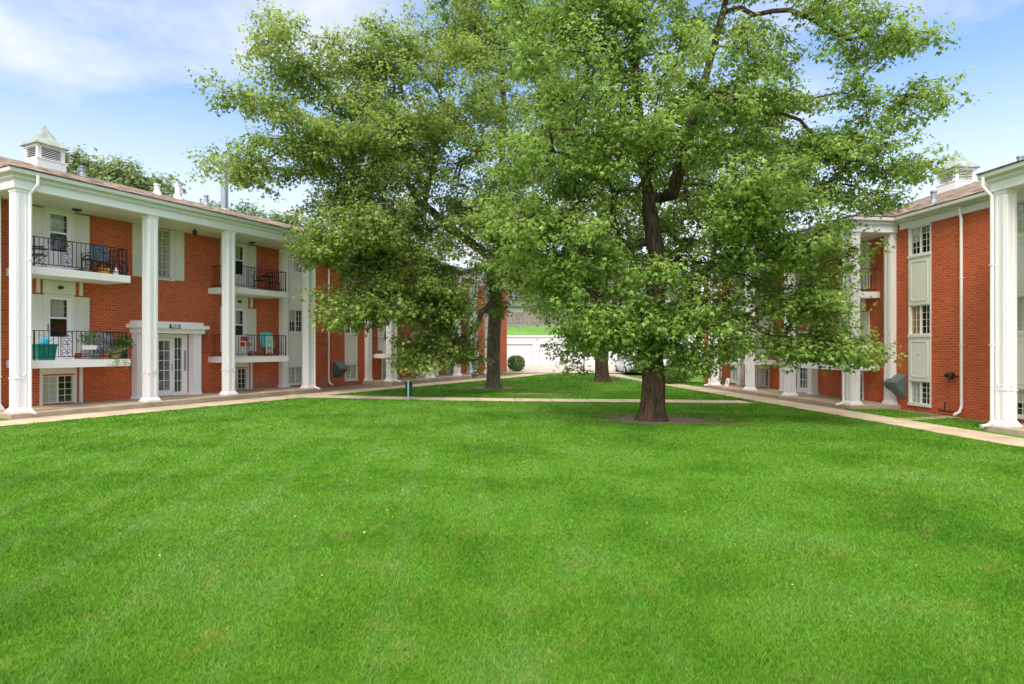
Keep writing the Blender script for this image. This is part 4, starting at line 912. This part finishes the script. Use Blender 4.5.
simple_tree('tree', 'dark blue green tree behind the thin flue pipe over the left roof', -25.9, 54, -.1, 16.0, 4.0, 9, MT['spruce'], 24)
simple_tree('tree', 'green tree over the left roof just right of the thin flue pipe', -21.6, 54, -.1, 15.3, 4.2, 9, MT['leaf3'], 25)
simple_tree('tree', 'dark leafy tree behind the wooden fence at the far end', 3, 92, 4.7, 12, 6, 8, MT['spruce'], 26, ls=.4)
simple_tree('tree', 'green leafy tree beyond the fence, left of the parked cars', 13.5, 96, 4.7, 11, 6, 7, MT['leaf4'], 27, ls=.4)
# young shrub-like tree beside the right building end, hedge at the left building end
def shrub(name, label, x, y, rx, ry, h, n, lm, seed, ls=.07, cat='shrub', ball=True):
    g = np.random.default_rng(seed); z = float(zg(x, y)); root = empty(name, (x, y, z), 0, label, cat)
    v = g.normal(size=(n, 3)); v /= np.linalg.norm(v, axis=1, keepdims=True); rr = g.random((n, 1)) ** .28
    P = v * rr; P = np.sign(P) * np.abs(P) ** .85; P = P * np.array([rx, ry, h * .5]) + np.array([0, 0, h * .53])
    nr = v + g.normal(size=(n, 3)) * .5; T = v + g.normal(size=(n, 3)) * .7
    o = bpy.data.objects.new('foliage', leaf_mesh('foliage', P, nr, T, ls * g.uniform(.6, 1.3, n), lm)); col.objects.link(o); o.parent = root
    m = MB()
    for i in range(9):
        a = i * .7; m.tube([(.05 * math.cos(a), .05 * math.sin(a), -.02), (rx * .35 * math.cos(a), ry * .35 * math.sin(a), h * .4), (rx * .75 * math.cos(a), ry * .75 * math.sin(a), h * .75)], .018, 5, .006)
    m.build('stems', MT['bark2'], root); return root
shrub('hedge_shrub', 'round clipped green shrub at the far corner of the left building', .35, 50.3, .75, .72, 1.35, 5200, MT['leaf4'], 31, .08)
shrub('leafy_shrub', 'loose tall green shrub beside the end wall of the right building', 10.7, 37.6, 1.0, .9, 2.3, 2600, MT['leaf2'], 32, .13)
shrub('leafy_shrub', 'low bright green shrub left of the tall loose shrub near the right building', 9.6, 36.6, .6, .5, .8, 1500, MT['leaf4'], 33, .1)

# ------------------------------------------------------------------ far end: garages, fences, house, cars, lamp post
GZ = float(zg(6, 62)); GR = empty('garage_row', (9, 62, GZ), 0, 'long low white garage row set into the bank across the driveway', 'garage')
x0, pitch, dw = -8.2 - 9, 3.42, 2.72; m = MB(); n = 11; xa = -.7 - 9 - pitch * 2 + .1
doors = [(xa + i * pitch, xa + i * pitch + dw) for i in range(n)]
m.box(xa - 1, doors[0][0], 0, 6, -.3, 2.26); 
for i, (a, b_) in enumerate(doors):
    nx = doors[i + 1][0] if i + 1 < n else b_ + 1
    m.box(b_, nx, 0, 6, -.3, 2.26)
m.box(xa - 1, doors[-1][1] + 1, 0, 6, 2.26, 3.0); m.box(xa - 1, doors[-1][1] + 1, 1.2, 6, -.3, 2.26)
m.build('wall', MT['garage'], GR)
m = MB(); m.box(xa - 1.1, doors[-1][1] + 1.1, -.12, 6.1, 3.0, 3.17); m.build('roof_edge', MT['garage'], GR)
for a, b_ in doors:
    m = MB()
    for k in range(4): m.box(a + .02, b_ - .02, .14 if k % 2 else .135, .2, .02 + k * .56, .02 + k * .56 + .545)
    D = m.build('garage_door', MT['garage'], GR); q = MB(); q.box((a + b_) / 2 - .1, (a + b_) / 2 + .1, .11, .135, .5, .53); q.build('handle', MT['blackp'], D)
    q = MB(); q.box(a - .05, b_ + .05, -.05, .13, -.02, .06); q.build('threshold', MT['drive'], GR)
CF = empty('chain_link_fence', (6, 67.6, 3.25), 0, 'grey chain link fence along the top of the garage bank', 'fence')
m = MB(); 
for i in range(15): m.tube([(-18 + i * 2.6, 0, -.1), (-18 + i * 2.6, 0, 1.25)], .035, 6)
m.build('post', MT['galv'], CF); m = MB()
for z in (.05, 1.2): m.tube([(-18, 0, z), (18.4, 0, z)], .022, 5)
m.build('rail', MT['galv'], CF); m = MB()
for i in range(-8, 250):
    for s in (1, -1):
        xs = -18 + i * .15; m.tube([(xs if s > 0 else xs + 1.15, 0.01, .05), (xs + 1.15 if s > 0 else xs, .01, 1.2)], .004, 3)
m.build('wire_mesh', MT['galv'], CF)
WF = empty('wooden_fence', (4, 75, 4.55), 0, 'weathered grey brown board fence above the grassy bank', 'fence')
m = MB(); g = random.Random(4)
for i in range(230):
    x = -20 + i * .19; m.box(x, x + .178, 0, .025, -.1, 1.85 + g.uniform(-.03, .03))
m.build('boards', MT['wood'], WF); m = MB()
for z in (.3, 1.5): m.box(-20, 23.6, .03, .1, z, z + .09)
for i in range(18): m.box(-20 + i * 2.5, -19.88 + i * 2.5, .1, .22, -.2, 1.8)
m.build('frame', MT['wood'], WF)
HO = empty('house', (3, 84, 4.7), 0, 'house with dark shingle roof behind the board fence', 'house')
m = MB(); m.box(-9, 5, 0, 9, -.3, 3.1); m.build('wall', MT['beige'], HO)
m = MB(); m.add([(-9.6, -.6, 3.0), (5.6, -.6, 3.0), (5.6, 9.6, 3.0), (-9.6, 9.6, 3.0), (-7, 4.5, 7.4), (3, 4.5, 7.4), (-9.6, -.6, 2.85), (5.6, -.6, 2.85), (5.6, 9.6, 2.85), (-9.6, 9.6, 2.85)], [(0, 1, 5, 4), (2, 3, 4, 5), (1, 2, 5), (3, 0, 4), (6, 9, 8, 7), (0, 6, 7, 1), (1, 7, 8, 2), (2, 8, 9, 3), (3, 9, 6, 0)]); m.build('roof', MT['dkroof'], HO)
for x in (-6.5, -2, 2.5):
    m = MB(); m.box(x - .55, x + .55, -.05, -.003, 1, 2.2); f = m.build('window', MT['white'], HO); m = MB(); m.box(x - .47, x + .47, -.06, -.052, 1.08, 2.12); m.build('pane', MT['blackp'], f)
HO2 = empty('house', (18, 86, 4.7), 0, 'pale beige house beyond the fence behind the parked cars', 'house')
m = MB(); m.box(-7, 8, 0, 8, -.3, 4.6); m.build('wall', MT['beige'], HO2); m = MB()
m.add([(-7.5, -.6, 4.5), (8.5, -.6, 4.5), (8.5, 8.6, 4.5), (-7.5, 8.6, 4.5), (-7.5, 4, 7.2), (8.5, 4, 7.2)], [(0, 1, 5, 4), (2, 3, 4, 5), (0, 4, 3), (1, 2, 5), (0, 3, 2, 1)]); m.build('roof', MT['dkroof'], HO2)
for x in (-4.5, 0, 5):
    m = MB(); m.box(x - .6, x + .6, -.05, -.003, 2.2, 3.5); f = m.build('window', MT['white'], HO2); m = MB(); m.box(x - .5, x + .5, -.06, -.052, 2.3, 3.4); m.build('pane', MT['blackp'], f)
# lamp post on the drive edge
zl = float(zg(5.6, 47.6)); LP = empty('bollard_post', (5.75, 47.9, zl), 0, 'thin black post standing at the edge of the driveway', 'post')
m = MB(); m.lathe([(.09, 0), (.09, .05), (.045, .08), (.045, 1.35), (.07, 1.36), (.07, 1.42), (.02, 1.47)], 12); m.build('shaft', MT['blackp'], LP)

def car(x, y, rz, paint, label, suv=False):
    z = float(zg(x, y)) + .02; C = empty('parked_car', (x, y, z), rz, label, 'car', 'cars parked by the driveway')
    # body loft along y (front at -y): (y, half width, z bottom, z top)
    def loft(st, cap=True):
        m = MB(); vs = []; fs = []
        for (yy, hw, zb, zt, tw) in st:
            vs += [(-hw * .92, yy, zb), (-hw, yy, zb + (zt - zb) * .45), (-hw * .97, yy, zb + (zt - zb) * .8), (-tw, yy, zt), (tw, yy, zt), (hw * .97, yy, zb + (zt - zb) * .8), (hw, yy, zb + (zt - zb) * .45), (hw * .92, yy, zb)]
        k = 8
        for i in range(len(st) - 1):
            for j in range(k): fs.append((i * k + j, i * k + (j + 1) % k, (i + 1) * k + (j + 1) % k, (i + 1) * k + j))
        fs.append(tuple(range(k))); fs.append(tuple((len(st) - 1) * k + j for j in range(k))); m.add(vs, fs); return m
    up = .18 if suv else 0
    b = loft([(-2.3, .70, .30, .62 + up, .55), (-2.2, .84, .22, .76 + up, .68), (-1.6, .9, .2, .88 + up, .76), (-.85, .92, .2, .98 + up, .80), (.3, .92, .2, 1.0 + up, .8), (1.4, .92, .2, 1.02 + up, .8), (2.1, .88, .24, .98 + up, .74), (2.3, .8, .32, .86 + up, .66)]).build('body', paint, C, smooth=True, bevel=.03)
    h = 1.42 + up * 1.6
    m = MB(); vs = []; fs = []
    st = [(-.95, .78, .96 + up), (-.25, .62, h - .03), (1.1 if not suv else 1.7, .62, h - .02), (1.75 if not suv else 2.15, .72, 1.0 + up)]
    m.add([(-.80, st[0][0], .95 + up), (.80, st[0][0], .95 + up), (.80, st[3][0], .99 + up), (-.80, st[3][0], .99 + up), (-.62, st[1][0], h), (.62, st[1][0], h), (.62, st[2][0], h), (-.62, st[2][0], h)], [(0, 3, 2, 1), (4, 5, 6, 7), (0, 1, 5, 4), (1, 2, 6, 5), (2, 3, 7, 6), (3, 0, 4, 7)]); m.build('cabin', paint, C, bevel=.06)
    def lerp(a, c, t): return tuple(a[i] + (c[i] - a[i]) * t for i in range(3))
    A0, A1, B0, B1 = (-.80, st[0][0], .95 + up), (.80, st[0][0], .95 + up), (-.62, st[1][0], h), (.62, st[1][0], h)
    m = MB(); off = Vector((0, -.03, .02)); q = [lerp(lerp(A0, A1, .06), lerp(B0, B1, .06), .12), lerp(lerp(A0, A1, .94), lerp(B0, B1, .94), .12), lerp(lerp(A0, A1, .92), lerp(B0, B1, .92), .9), lerp(lerp(A0, A1, .08), lerp(B0, B1, .08), .9)]
    m.quad(*[tuple(Vector(v) + off) for v in q]); m.build('windscreen', MT['galv'] if False else MT['glassd'], C)
    for s in (-1, 1):
        m = MB(); m.quad((s * .80, -.7, 1.0 + up), (s * .80, 1.45, 1.02 + up), (s * .66, 1.0, h - .08), (s * .66, -.25, h - .08)); m.build('side_window', MT['glassd'], C)
        m = MB(); m.frus(s * .98, -.72, .98 + up, 1.12 + up, .1, .06, .09, .05); m.build('mirror', paint, C, bevel=.02)
        m = MB(); m.lathe([(.02, -.03), (.13, -.03), (.14, .02), (.10, .05)], 12, (s * .62, -2.22, .62 + up), axis='y'); m.build('headlight', MT['lamp'], C)
        for yy in (-1.45, 1.4):
            m = MB(); m.lathe([(.2, -.11), (.32, -.11), (.335, -.06), (.335, .06), (.32, .11), (.2, .11)], 20, (s * .82, yy, .335), axis='x'); t = m.build('wheel', MT['tyre'], C, smooth=False)
            m = MB(); m.lathe([(.05, -.115), (.2, -.1), (.2, .1), (.05, .115)], 14, (s * .83, yy, .335), axis='x'); m.build('rim', MT['chrome'], t)
    m = MB(); m.box(-.42, .42, -2.345, -2.25, .48 + up * .5, .60 + up); m.build('grille', MT['blackp'], C)
    m = MB(); m.box(-.75, .75, -2.33, -2.2, .26, .40 + up * .4); m.build('lower_grille', MT['blackp'], C)
    m = MB(); m.box(-.16, .16, -2.36, -2.347, .40, .50); m.build('number_plate', MT['white'], C)
    return C
m_, t_, p_ = newmat('car_glass'); p_.inputs['Base Color'].default_value = (.05, .06, .065, 1); p_.inputs['Roughness'].default_value = .05; MT['glassd'] = m_
car(9.75, 49.2, R(4), MT['silver'], 'silver saloon car facing the lawn, left of the thick reddish trunk')
car(12.35, 49.3, R(3), MT['carw'], 'white car facing the lawn, right of the thick reddish trunk', suv=True)

# green bin on a post
zb = float(zg(-4.06, 24.0)); WB = empty('waste_station', (-4.1, 23.75, zb), 0, 'dark green waste box on a grey post beside the cross path', 'waste bin')
m = MB(); m.box(-.13, .13, -.0, .16, .17, .72); m.build('box', MT['green'], WB, bevel=.015); m = MB(); m.box(-.03, .03, -.045, -.002, -.1, .78); m.build('post', MT['galv'], WB); m = MB(); m.box(-.14, .14, -.0, .17, .722, .745); m.build('lid', MT['green'], WB, bevel=.008)

# ------------------------------------------------------------------ things on the balconies and terraces
def put(side, s, d, z, name, label, cat, group=None, extra=0):
    return empty(name, W(side, s, d, z), rot(side) + extra, label, cat, group)
def folding_chair(side, s, d, z, seat, frame, label, ex=0, back=.5, group='chairs on the balconies'):
    C = put(side, s, d, z, 'folding_chair', label, 'chair', group, ex); 
    for x in (-.26, .26):
        m = MB(); m.tube([(x, -.28, 0), (x, .05, .42), (x, .12, .6)], .012, 6); m.tube([(x, .28, 0), (x, -.22, .42)], .012, 6); m.build('leg', frame, C)
        m = MB(); m.tube([(x, -.24, .42), (x, .2, .40), (x * .95, .34, .42 + back)], .012, 6); m.tube([(x, -.24, .42), (x, -.24, .60), (x, .2, .62)], .012, 6); m.build('frame', frame, C)
        m = MB(); m.box(x - .03, x + .03, -.28, .16, .62, .65); m.build('armrest', frame, C)
    m = MB(); m.add([(-.25, -.25, .42), (.25, -.25, .42), (.25, .18, .39), (-.25, .18, .39), (-.25, -.25, .405), (.25, -.25, .405), (.25, .18, .375), (-.25, .18, .375)], [(0, 1, 2, 3), (7, 6, 5, 4), (0, 4, 5, 1), (1, 5, 6, 2), (2, 6, 7, 3), (3, 7, 4, 0)]); m.build('seat', seat, C)
    m = MB(); m.add([(-.24, .2, .42), (.24, .2, .42), (.24, .34, .42 + back), (-.24, .34, .42 + back), (-.24, .215, .42), (.24, .215, .42), (.24, .355, .42 + back), (-.24, .355, .42 + back)], [(0, 1, 2, 3), (7, 6, 5, 4), (0, 4, 5, 1), (1, 5, 6, 2), (2, 6, 7, 3), (3, 7, 4, 0)]); m.build('backrest', seat, C); return C
U, Mid = 4.3, 1.48
folding_chair('L', .75, -.75, U, MT['blackp'], MT['blackp'], 'black folding armchair at the left end of the upper near left balcony', ex=.9)
folding_chair('L', 10.0 - .35, -.85, Mid, MT['aqua'], MT['galv'], 'aqua webbed folding lawn chair on the lower balcony of the left building', ex=-.6, back=.62)
# wheelchair with a cloth over its back
C = put('L', 2.5, -.85, U, 'wheelchair', 'black wheelchair with a blue grey cloth over its back on the upper left balcony', 'wheelchair', extra=math.pi)
for x in (-.28, .28):
    m = MB(); m.ring((x, .1, .3), .29, .022, axis='x', n=22, m=6); 
    for i in range(8): a = i * math.pi / 8; m.tube([(x, .1 + .28 * math.cos(a), .3 + .28 * math.sin(a)), (x, .1 - .28 * math.cos(a), .3 - .28 * math.sin(a))], .003, 3)
    m.build('wheel', MT['tyre'], C); m = MB(); m.ring((x * .8, -.38, .09), .08, .015, axis='x', n=12, m=5); m.build('caster', MT['tyre'], C)
m = MB()
for x in (-.24, .24): m.tube([(x, .2, .1), (x, .25, .9), (x, .38, .92)], .014, 6); m.tube([(x, .22, .68), (x, -.25, .68), (x, -.25, .15), (x, -.42, .1)], .014, 6)
m.tube([(-.24, 0, .3), (.24, 0, .3)], .012, 5); m.build('frame', MT['blackp'], C)
m = MB(); m.box(-.23, .23, -.25, .22, .46, .50); m.build('seat', MT['blackp'], C)
m = MB(); vs = []; nx, nz = 9, 7
for j in range(nz):
    for i in range(nx): vs.append((-.27 + .54 * i / (nx - 1), .285 + .02 * math.sin(i * 1.7 + j * .5), .94 - .50 * j / (nz - 1) - .015 * math.sin(i * 2.2) * (j / nz)))
vs += [(v[0], v[1] + .012, v[2]) for v in vs]; q = nx * nz; fs = [(j * nx + i, j * nx + i + 1, (j + 1) * nx + i + 1, (j + 1) * nx + i) for j in range(nz - 1) for i in range(nx - 1)]; fs += [tuple(k + q for k in f)[::-1] for f in fs]; m.add(vs, fs)
ck = m.build('cloth', MT['denim'], None, smooth=True); ck.location = C.location; ck.rotation_euler = C.rotation_euler; tag(ck, 'blue grey cloth draped over the back of the wheelchair', 'cloth')
# bicycle
C = put('L', 3.2 - .02, -.75, U, 'bicycle', 'small dark bicycle leaning at the right end of the upper left balcony', 'bicycle', extra=math.pi / 2 * .0)
C.location = W('L', 2.85, -.6, U)
for x in (-.38 + .05, .36):
    m = MB(); m.ring((x, 0, .27), .25, .018, n=24, m=6)
    for i in range(7): a = i * math.pi / 7; m.tube([(x + .24 * math.cos(a), 0, .27 + .24 * math.sin(a)), (x - .24 * math.cos(a), 0, .27 - .24 * math.sin(a))], .003, 3)
    m.build('wheel', MT['tyre'], C)
m = MB(); m.tube([(-.33, 0, .27), (-.12, 0, .62), (.28, 0, .68), (.36, 0, .27)], .016, 6); m.tube([(-.12, 0, .62), (-.02, 0, .27), (.28, 0, .64)], .016, 6); m.tube([(-.33, 0, .27), (-.02, 0, .27)], .012, 6); m.build('frame', MT['navy'], C)
m = MB(); m.tube([(.28, -.25, .9), (.25, -.1, .88), (.25, .1, .88), (.28, .25, .9)], .013, 6); m.tube([(.25, 0, .88), (.28, 0, .66)], .013, 6); m.build('handlebar', MT['blackp'], C)
m = MB(); m.frus(-.14, 0, .70, .75, .12, .06, .13, .05); m.tube([(-.13, 0, .7), (-.12, 0, .6)], .012, 5); m.build('saddle', MT['blackp'], C)
B_ = put('L', 2.62, -.5, U, 'storage_basket', 'orange basket on the floor of the upper left balcony beside the wheelchair', 'basket')
m = MB(); m.frus(0, 0, 0, .2, .1, .08, .14, .11); m.build('body', MT['orange'], B_, bevel=.01); m = MB(); m.ring((0, 0, .2), .1, .008, a0=0, a1=math.pi, n=10); m.build('handle', MT['orange'], B_)
B_ = put('L', 2.95, -.42, U, 'plastic_jug', 'small pale blue and white jug at the foot of the dark bicycle', 'jug')
m = MB(); m.lathe([(.06, 0), (.08, .02), (.08, .15), (.03, .2), (.025, .24)], 12); m.build('body', MT['white'], B_, smooth=True); m = MB(); m.lathe([(.028, .24), (.028, .27)], 10); m.build('cap', MT['sky'], B_)
# plants
def potted(side, s, d, z, pot, hpot, rpot, spread, height, n, label, seed, ls=.07, trail=0, lm='leaf4', white_box=False, group='potted plants on the balconies'):
    C = put(side, s, d, z, 'potted_plant', label, 'plant', group); g = np.random.default_rng(seed)
    m = MB()
    if white_box: m.frus(0, 0, 0, hpot, rpot, rpot * .5, rpot * 1.15, rpot * .6)
    else: m.lathe([(rpot * .7, 0), (rpot, hpot * .85), (rpot * 1.1, hpot * .85), (rpot * 1.1, hpot), (rpot * .95, hpot), (rpot * .9, hpot * .9)], 16)
    m.build('pot', pot, C); m = MB(); P = []; Nn = []; T = []
    for i in range(n):
        a = g.uniform(0, 6.28); q = g.random() ** .6 * spread; zt = hpot + height * g.uniform(.3, 1) if not trail or g.random() > .5 else hpot - g.random() * trail
        e = np.array([q * math.cos(a), q * math.sin(a) * .8 - (.12 if zt < hpot else 0), zt])
        if i % 5 == 0: m.tube([(0, 0, hpot * .8), (e[0] * .4, e[1] * .4, max(hpot, zt * .75)), tuple(e)], .005, 4)
        for k in range(5): P.append(e + g.normal(size=3) * .05); Nn.append(g.normal(size=3) + [0, -.3, .8]); T.append(e * [1, 1, 0] * 3 + g.normal(size=3) * .5 + [0, 0, -.3])
    m.build('stem', MT['stem'], C); P = np.array(P); o = bpy.data.objects.new('foliage', leaf_mesh('foliage', P, np.array(Nn), np.array(T), ls * g.uniform(.7, 1.3, len(P)), MT[lm])); col.objects.link(o); o.parent = C; return C
potted('L', 2.03, -.30, Mid + .32, MT['white'], .14, .18, .26, .42, 40, 'feathery plant in a white planter box on the lower left balcony rail', 41, .06, white_box=True)
potted('L', 2.62, -.42, Mid, MT['terra'], .2, .12, .0, .02, 2, 'empty terracotta pot on the lower left balcony', 42, .03)
potted('L', 2.88, -.34, Mid, MT['terra'], .14, .12, .3, .24, 70, 'trailing bright green plant spilling over the edge of the lower left balcony', 43, .06, trail=.35, lm='leaf3')
potted('L', 3.2, -.48, Mid, MT['blackp'], .25, .13, .25, .52, 60, 'bushy green plant in a black pot at the right end of the lower left balcony', 44, .085)
potted('R', 2.6, -.5, 1.48, MT['blackp'], .16, .12, .2, .35, 34, 'leafy plant in a dark pot on the right building balcony beside the corner column', 45, .06)
potted('R', 3.05, -.5, 1.48, MT['blackp'], .16, .12, .22, .3, 34, 'leafy plant in a dark pot on the right building balcony, second from the corner column', 46, .06)
potted('L', 9.0, -.45, -0.0, MT['terra'], .14, .10, .14, .16, 14, 'small terracotta pot plant by the basement window behind the left third column', 47, .05)
B_ = put('L', .92, -.6, Mid, 'storage_tub', 'teal green plastic tub on the lower left balcony', 'tub')
m = MB(); m.frus(0, 0, 0, .48, .22, .17, .27, .21); m.build('body', MT['teal'], B_, bevel=.02); m = MB(); m.frus(0, 0, .44, .5, .29, .23, .29, .23); m.build('rim', MT['teal'], B_, bevel=.01)
B_ = put('L', .95, -.62, Mid + .5, 'watering_can', 'sky blue watering can standing on the teal tub', 'watering can')
m = MB(); m.lathe([(.1, 0), (.11, .02), (.1, .14), (.05, .18)], 14); m.tube([(.09, 0, .05), (.24, 0, .17)], .02, 6, .012); m.build('body', MT['sky'], B_); m = MB(); m.ring((-.03, 0, .15), .09, .01, a0=0, a1=math.pi, n=10); m.build('handle', MT['sky'], B_)
B_ = put('L', 2.72, -.95, Mid, 'covered_grill', 'grill under a crumpled grey cover on the lower left balcony', 'grill'); g = random.Random(3); m = MB(); vs = []; nn = 18; pr = [(.42, .02), (.40, .3), (.38, .55), (.36, .72), (.26, .84), (.12, .9), (.01, .91)]
for r_, z_ in pr:
    for i in range(nn): a = 2 * math.pi * i / nn; q = r_ * (1 + .1 * math.sin(5 * a + z_ * 6) + g.uniform(-.05, .05)); vs.append((q * math.cos(a) * 1.15, q * math.sin(a) * .7, z_ + g.uniform(-.01, .01)))
m.add(vs, [(k * nn + i, k * nn + (i + 1) % nn, (k + 1) * nn + (i + 1) % nn, (k + 1) * nn + i) for k in range(len(pr) - 1) for i in range(nn)]); m.build('cover', MT['tarp'], B_, smooth=True)
m = MB()
for x in (-.3, .3): m.ring((x, .1, .09), .085, .02, axis='x', n=12, m=5)
m.build('wheel', MT['tyre'], B_)
# ornate iron bistro chairs on the upper right bay of the left building
def bistro(side, s, d, z, label, ex=0, mt='iron', group='iron bistro chairs'):
    C = put(side, s, d, z, 'bistro_chair', label, 'chair', group, ex)
    for x in (-.2, .2):
        for y in (-.2, .2): m = MB(); m.tube([(x * 1.15, y * 1.15, 0), (x, y, .44)], .011, 5); m.build('leg', MT[mt], C)
    m = MB(); m.lathe([(.22, .43), (.235, .44), (.22, .455)], 16); m.build('seat', MT[mt], C)
    m = MB(); m.tube([(-.2, .2, .44), (-.23, .25, .7), (-.15, .27, .88), (0, .28, .92), (.15, .27, .88), (.23, .25, .7), (.2, .2, .44)], .013, 6)
    for x in (-.1, 0, .1): m.tube([(x, .22, .45), (x * 1.3, .27, .88)], .008, 4)
    for x in (-.07, .07): m.ring((x, .25, .62), .05, .007, n=10, m=4)
    m.build('backrest', MT[mt], C); return C
bistro('L', 9.2, -.8, U, 'dark iron bistro chair left of the round table below the red ornament', -.6)
bistro('L', 10.0, -.8, U, 'dark iron bistro chair right of the round table below the red ornament', .9)
T_ = put('L', 9.6, -.75, U, 'bistro_table', 'small round dark iron table between two bistro chairs on the upper balcony', 'table')
m = MB(); m.lathe([(.26, .66), (.28, .675), (.26, .69)], 20); m.build('table_top', MT['iron'], T_)
for k in range(3): a = k * 2.1; m = MB(); m.tube([(.24 * math.cos(a), .24 * math.sin(a), 0), (.05 * math.cos(a), .05 * math.sin(a), .35), (.15 * math.cos(a), .15 * math.sin(a), .67)], .011, 5); m.build('leg', MT['iron'], T_)
O_ = put('L', 9.95, WALL_D + .02, U + 1.12, 'wall_ornament', 'bright red fan shaped ornament on the brick above the upper balcony', 'ornament')
m = MB(); pts = [(-.2, 0)] + [(.2 * math.cos(a) * (1 if i % 2 else .86), .15 * math.sin(a) * (1 if i % 2 else .8)) for i, a in enumerate([math.pi - k * math.pi / 10 for k in range(11)])] + [(.2, 0), (0, -.05)]
k = len(pts); m.add([(x, -.015, z) for x, z in pts] + [(x, .01, z) for x, z in pts], [tuple(range(k)), tuple(range(k, 2 * k))[::-1]] + [(i, (i + 1) % k, (i + 1) % k + k, i + k) for i in range(k)]); m.build('body', MT['red2'], O_)
C = folding_chair('L', 8.55, -.9, Mid, MT['white'], MT['white'], 'white folding chair behind the third column on the lower balcony', ex=.2)
B_ = put('L', 8.55, -.88, Mid + .425, 'cushion', 'red and orange cushion on the white folding chair', 'cushion', extra=.2)
m = MB(); m.frus(0, .08, .0, .42, .19, .06, .17, .05); m.build('cover', MT['red'], B_, bevel=.04); m = MB(); m.frus(0, -.06, .0, .2, .17, .05, .15, .04); m.build('front_panel', MT['orange'], B_, bevel=.03)
# right building
bistro('R', 1.35, -.75, 1.48, 'black metal chair on the right building balcony right of the corner column', .5, 'blackp', 'black chairs on the right building')
B_ = put('R', 1.85, -.85, 1.48, 'kettle_grill', 'black kettle grill on the right building balcony behind the corner column', 'grill')
m = MB(); m.lathe([(.05, .55), (.24, .65), (.28, .8), (.28, .82), (.22, .95), (.05, 1.02), (.02, 1.05)], 20); m.build('kettle', MT['blackp'], B_, smooth=True)
for k in range(3): a = k * 2.1; m = MB(); m.tube([(.12 * math.cos(a), .12 * math.sin(a), .62), (.28 * math.cos(a), .28 * math.sin(a), 0)], .012, 5); m.build('leg', MT['chrome'], B_)
bistro('R', 9.2, -.8, 1.48, 'dark metal chair on the farther right building balcony', .5, 'blackp', 'black chairs on the right building')
S_ = put('R', 10.6, -.35, 0, 'yard_sign', 'small white sign leaning at the foot of the farthest right building column', 'sign', extra=.0)
m = MB(); m.add([(-.2, -.05, 0), (.2, -.05, 0), (.2, .07, .42), (-.2, .07, .42), (-.2, -.03, 0), (.2, -.03, 0), (.2, .09, .42), (-.2, .09, .42)], [(0, 1, 2, 3), (7, 6, 5, 4), (0, 4, 5, 1), (1, 5, 6, 2), (2, 6, 7, 3), (3, 7, 4, 0)]); m.build('board', MT['white'], S_)
m = MB(); m.add([(-.06, -.026, .13), (.06, -.026, .13), (.06, .012, .28), (-.06, .012, .28)], [(0, 1, 2, 3)]); m.build('symbol', MT['galv'], S_)
# pale fallen leaves and clover heads scattered on the lawn
g = np.random.default_rng(9); n = 330; y = 4.2 + 18 * g.random(n) ** .8; x = g.uniform(-.8, .8, n) * y; x[:60] = -1.5 + g.normal(size=60) * 1.0; y[:60] = 9.3 + g.normal(size=60) * .7
k = (np.hypot(x - 4.2, y - 18.1) > .8) & (sd_of('L', x, y)[1] > 2.2) & (sd_of('R', x, y)[1] > 2.4); x, y = x[k], y[k]; n = len(x)
P = np.stack([x, y, zg(x, y) + .055], 1); nr = g.normal(size=(n, 3)) * .35 + [0, 0, 1]; T = g.normal(size=(n, 3))
fl = bpy.data.objects.new('fallen_leaves', leaf_mesh('fallen_leaves', P, nr, T, g.uniform(.008, .024, n), mat('pale_fallen_leaf', (.55, .56, .36), .7, var=.4, scale=2))); col.objects.link(fl); tag(fl, 'tiny pale leaves and clover heads scattered over the lawn', 'leaves', kind='stuff')
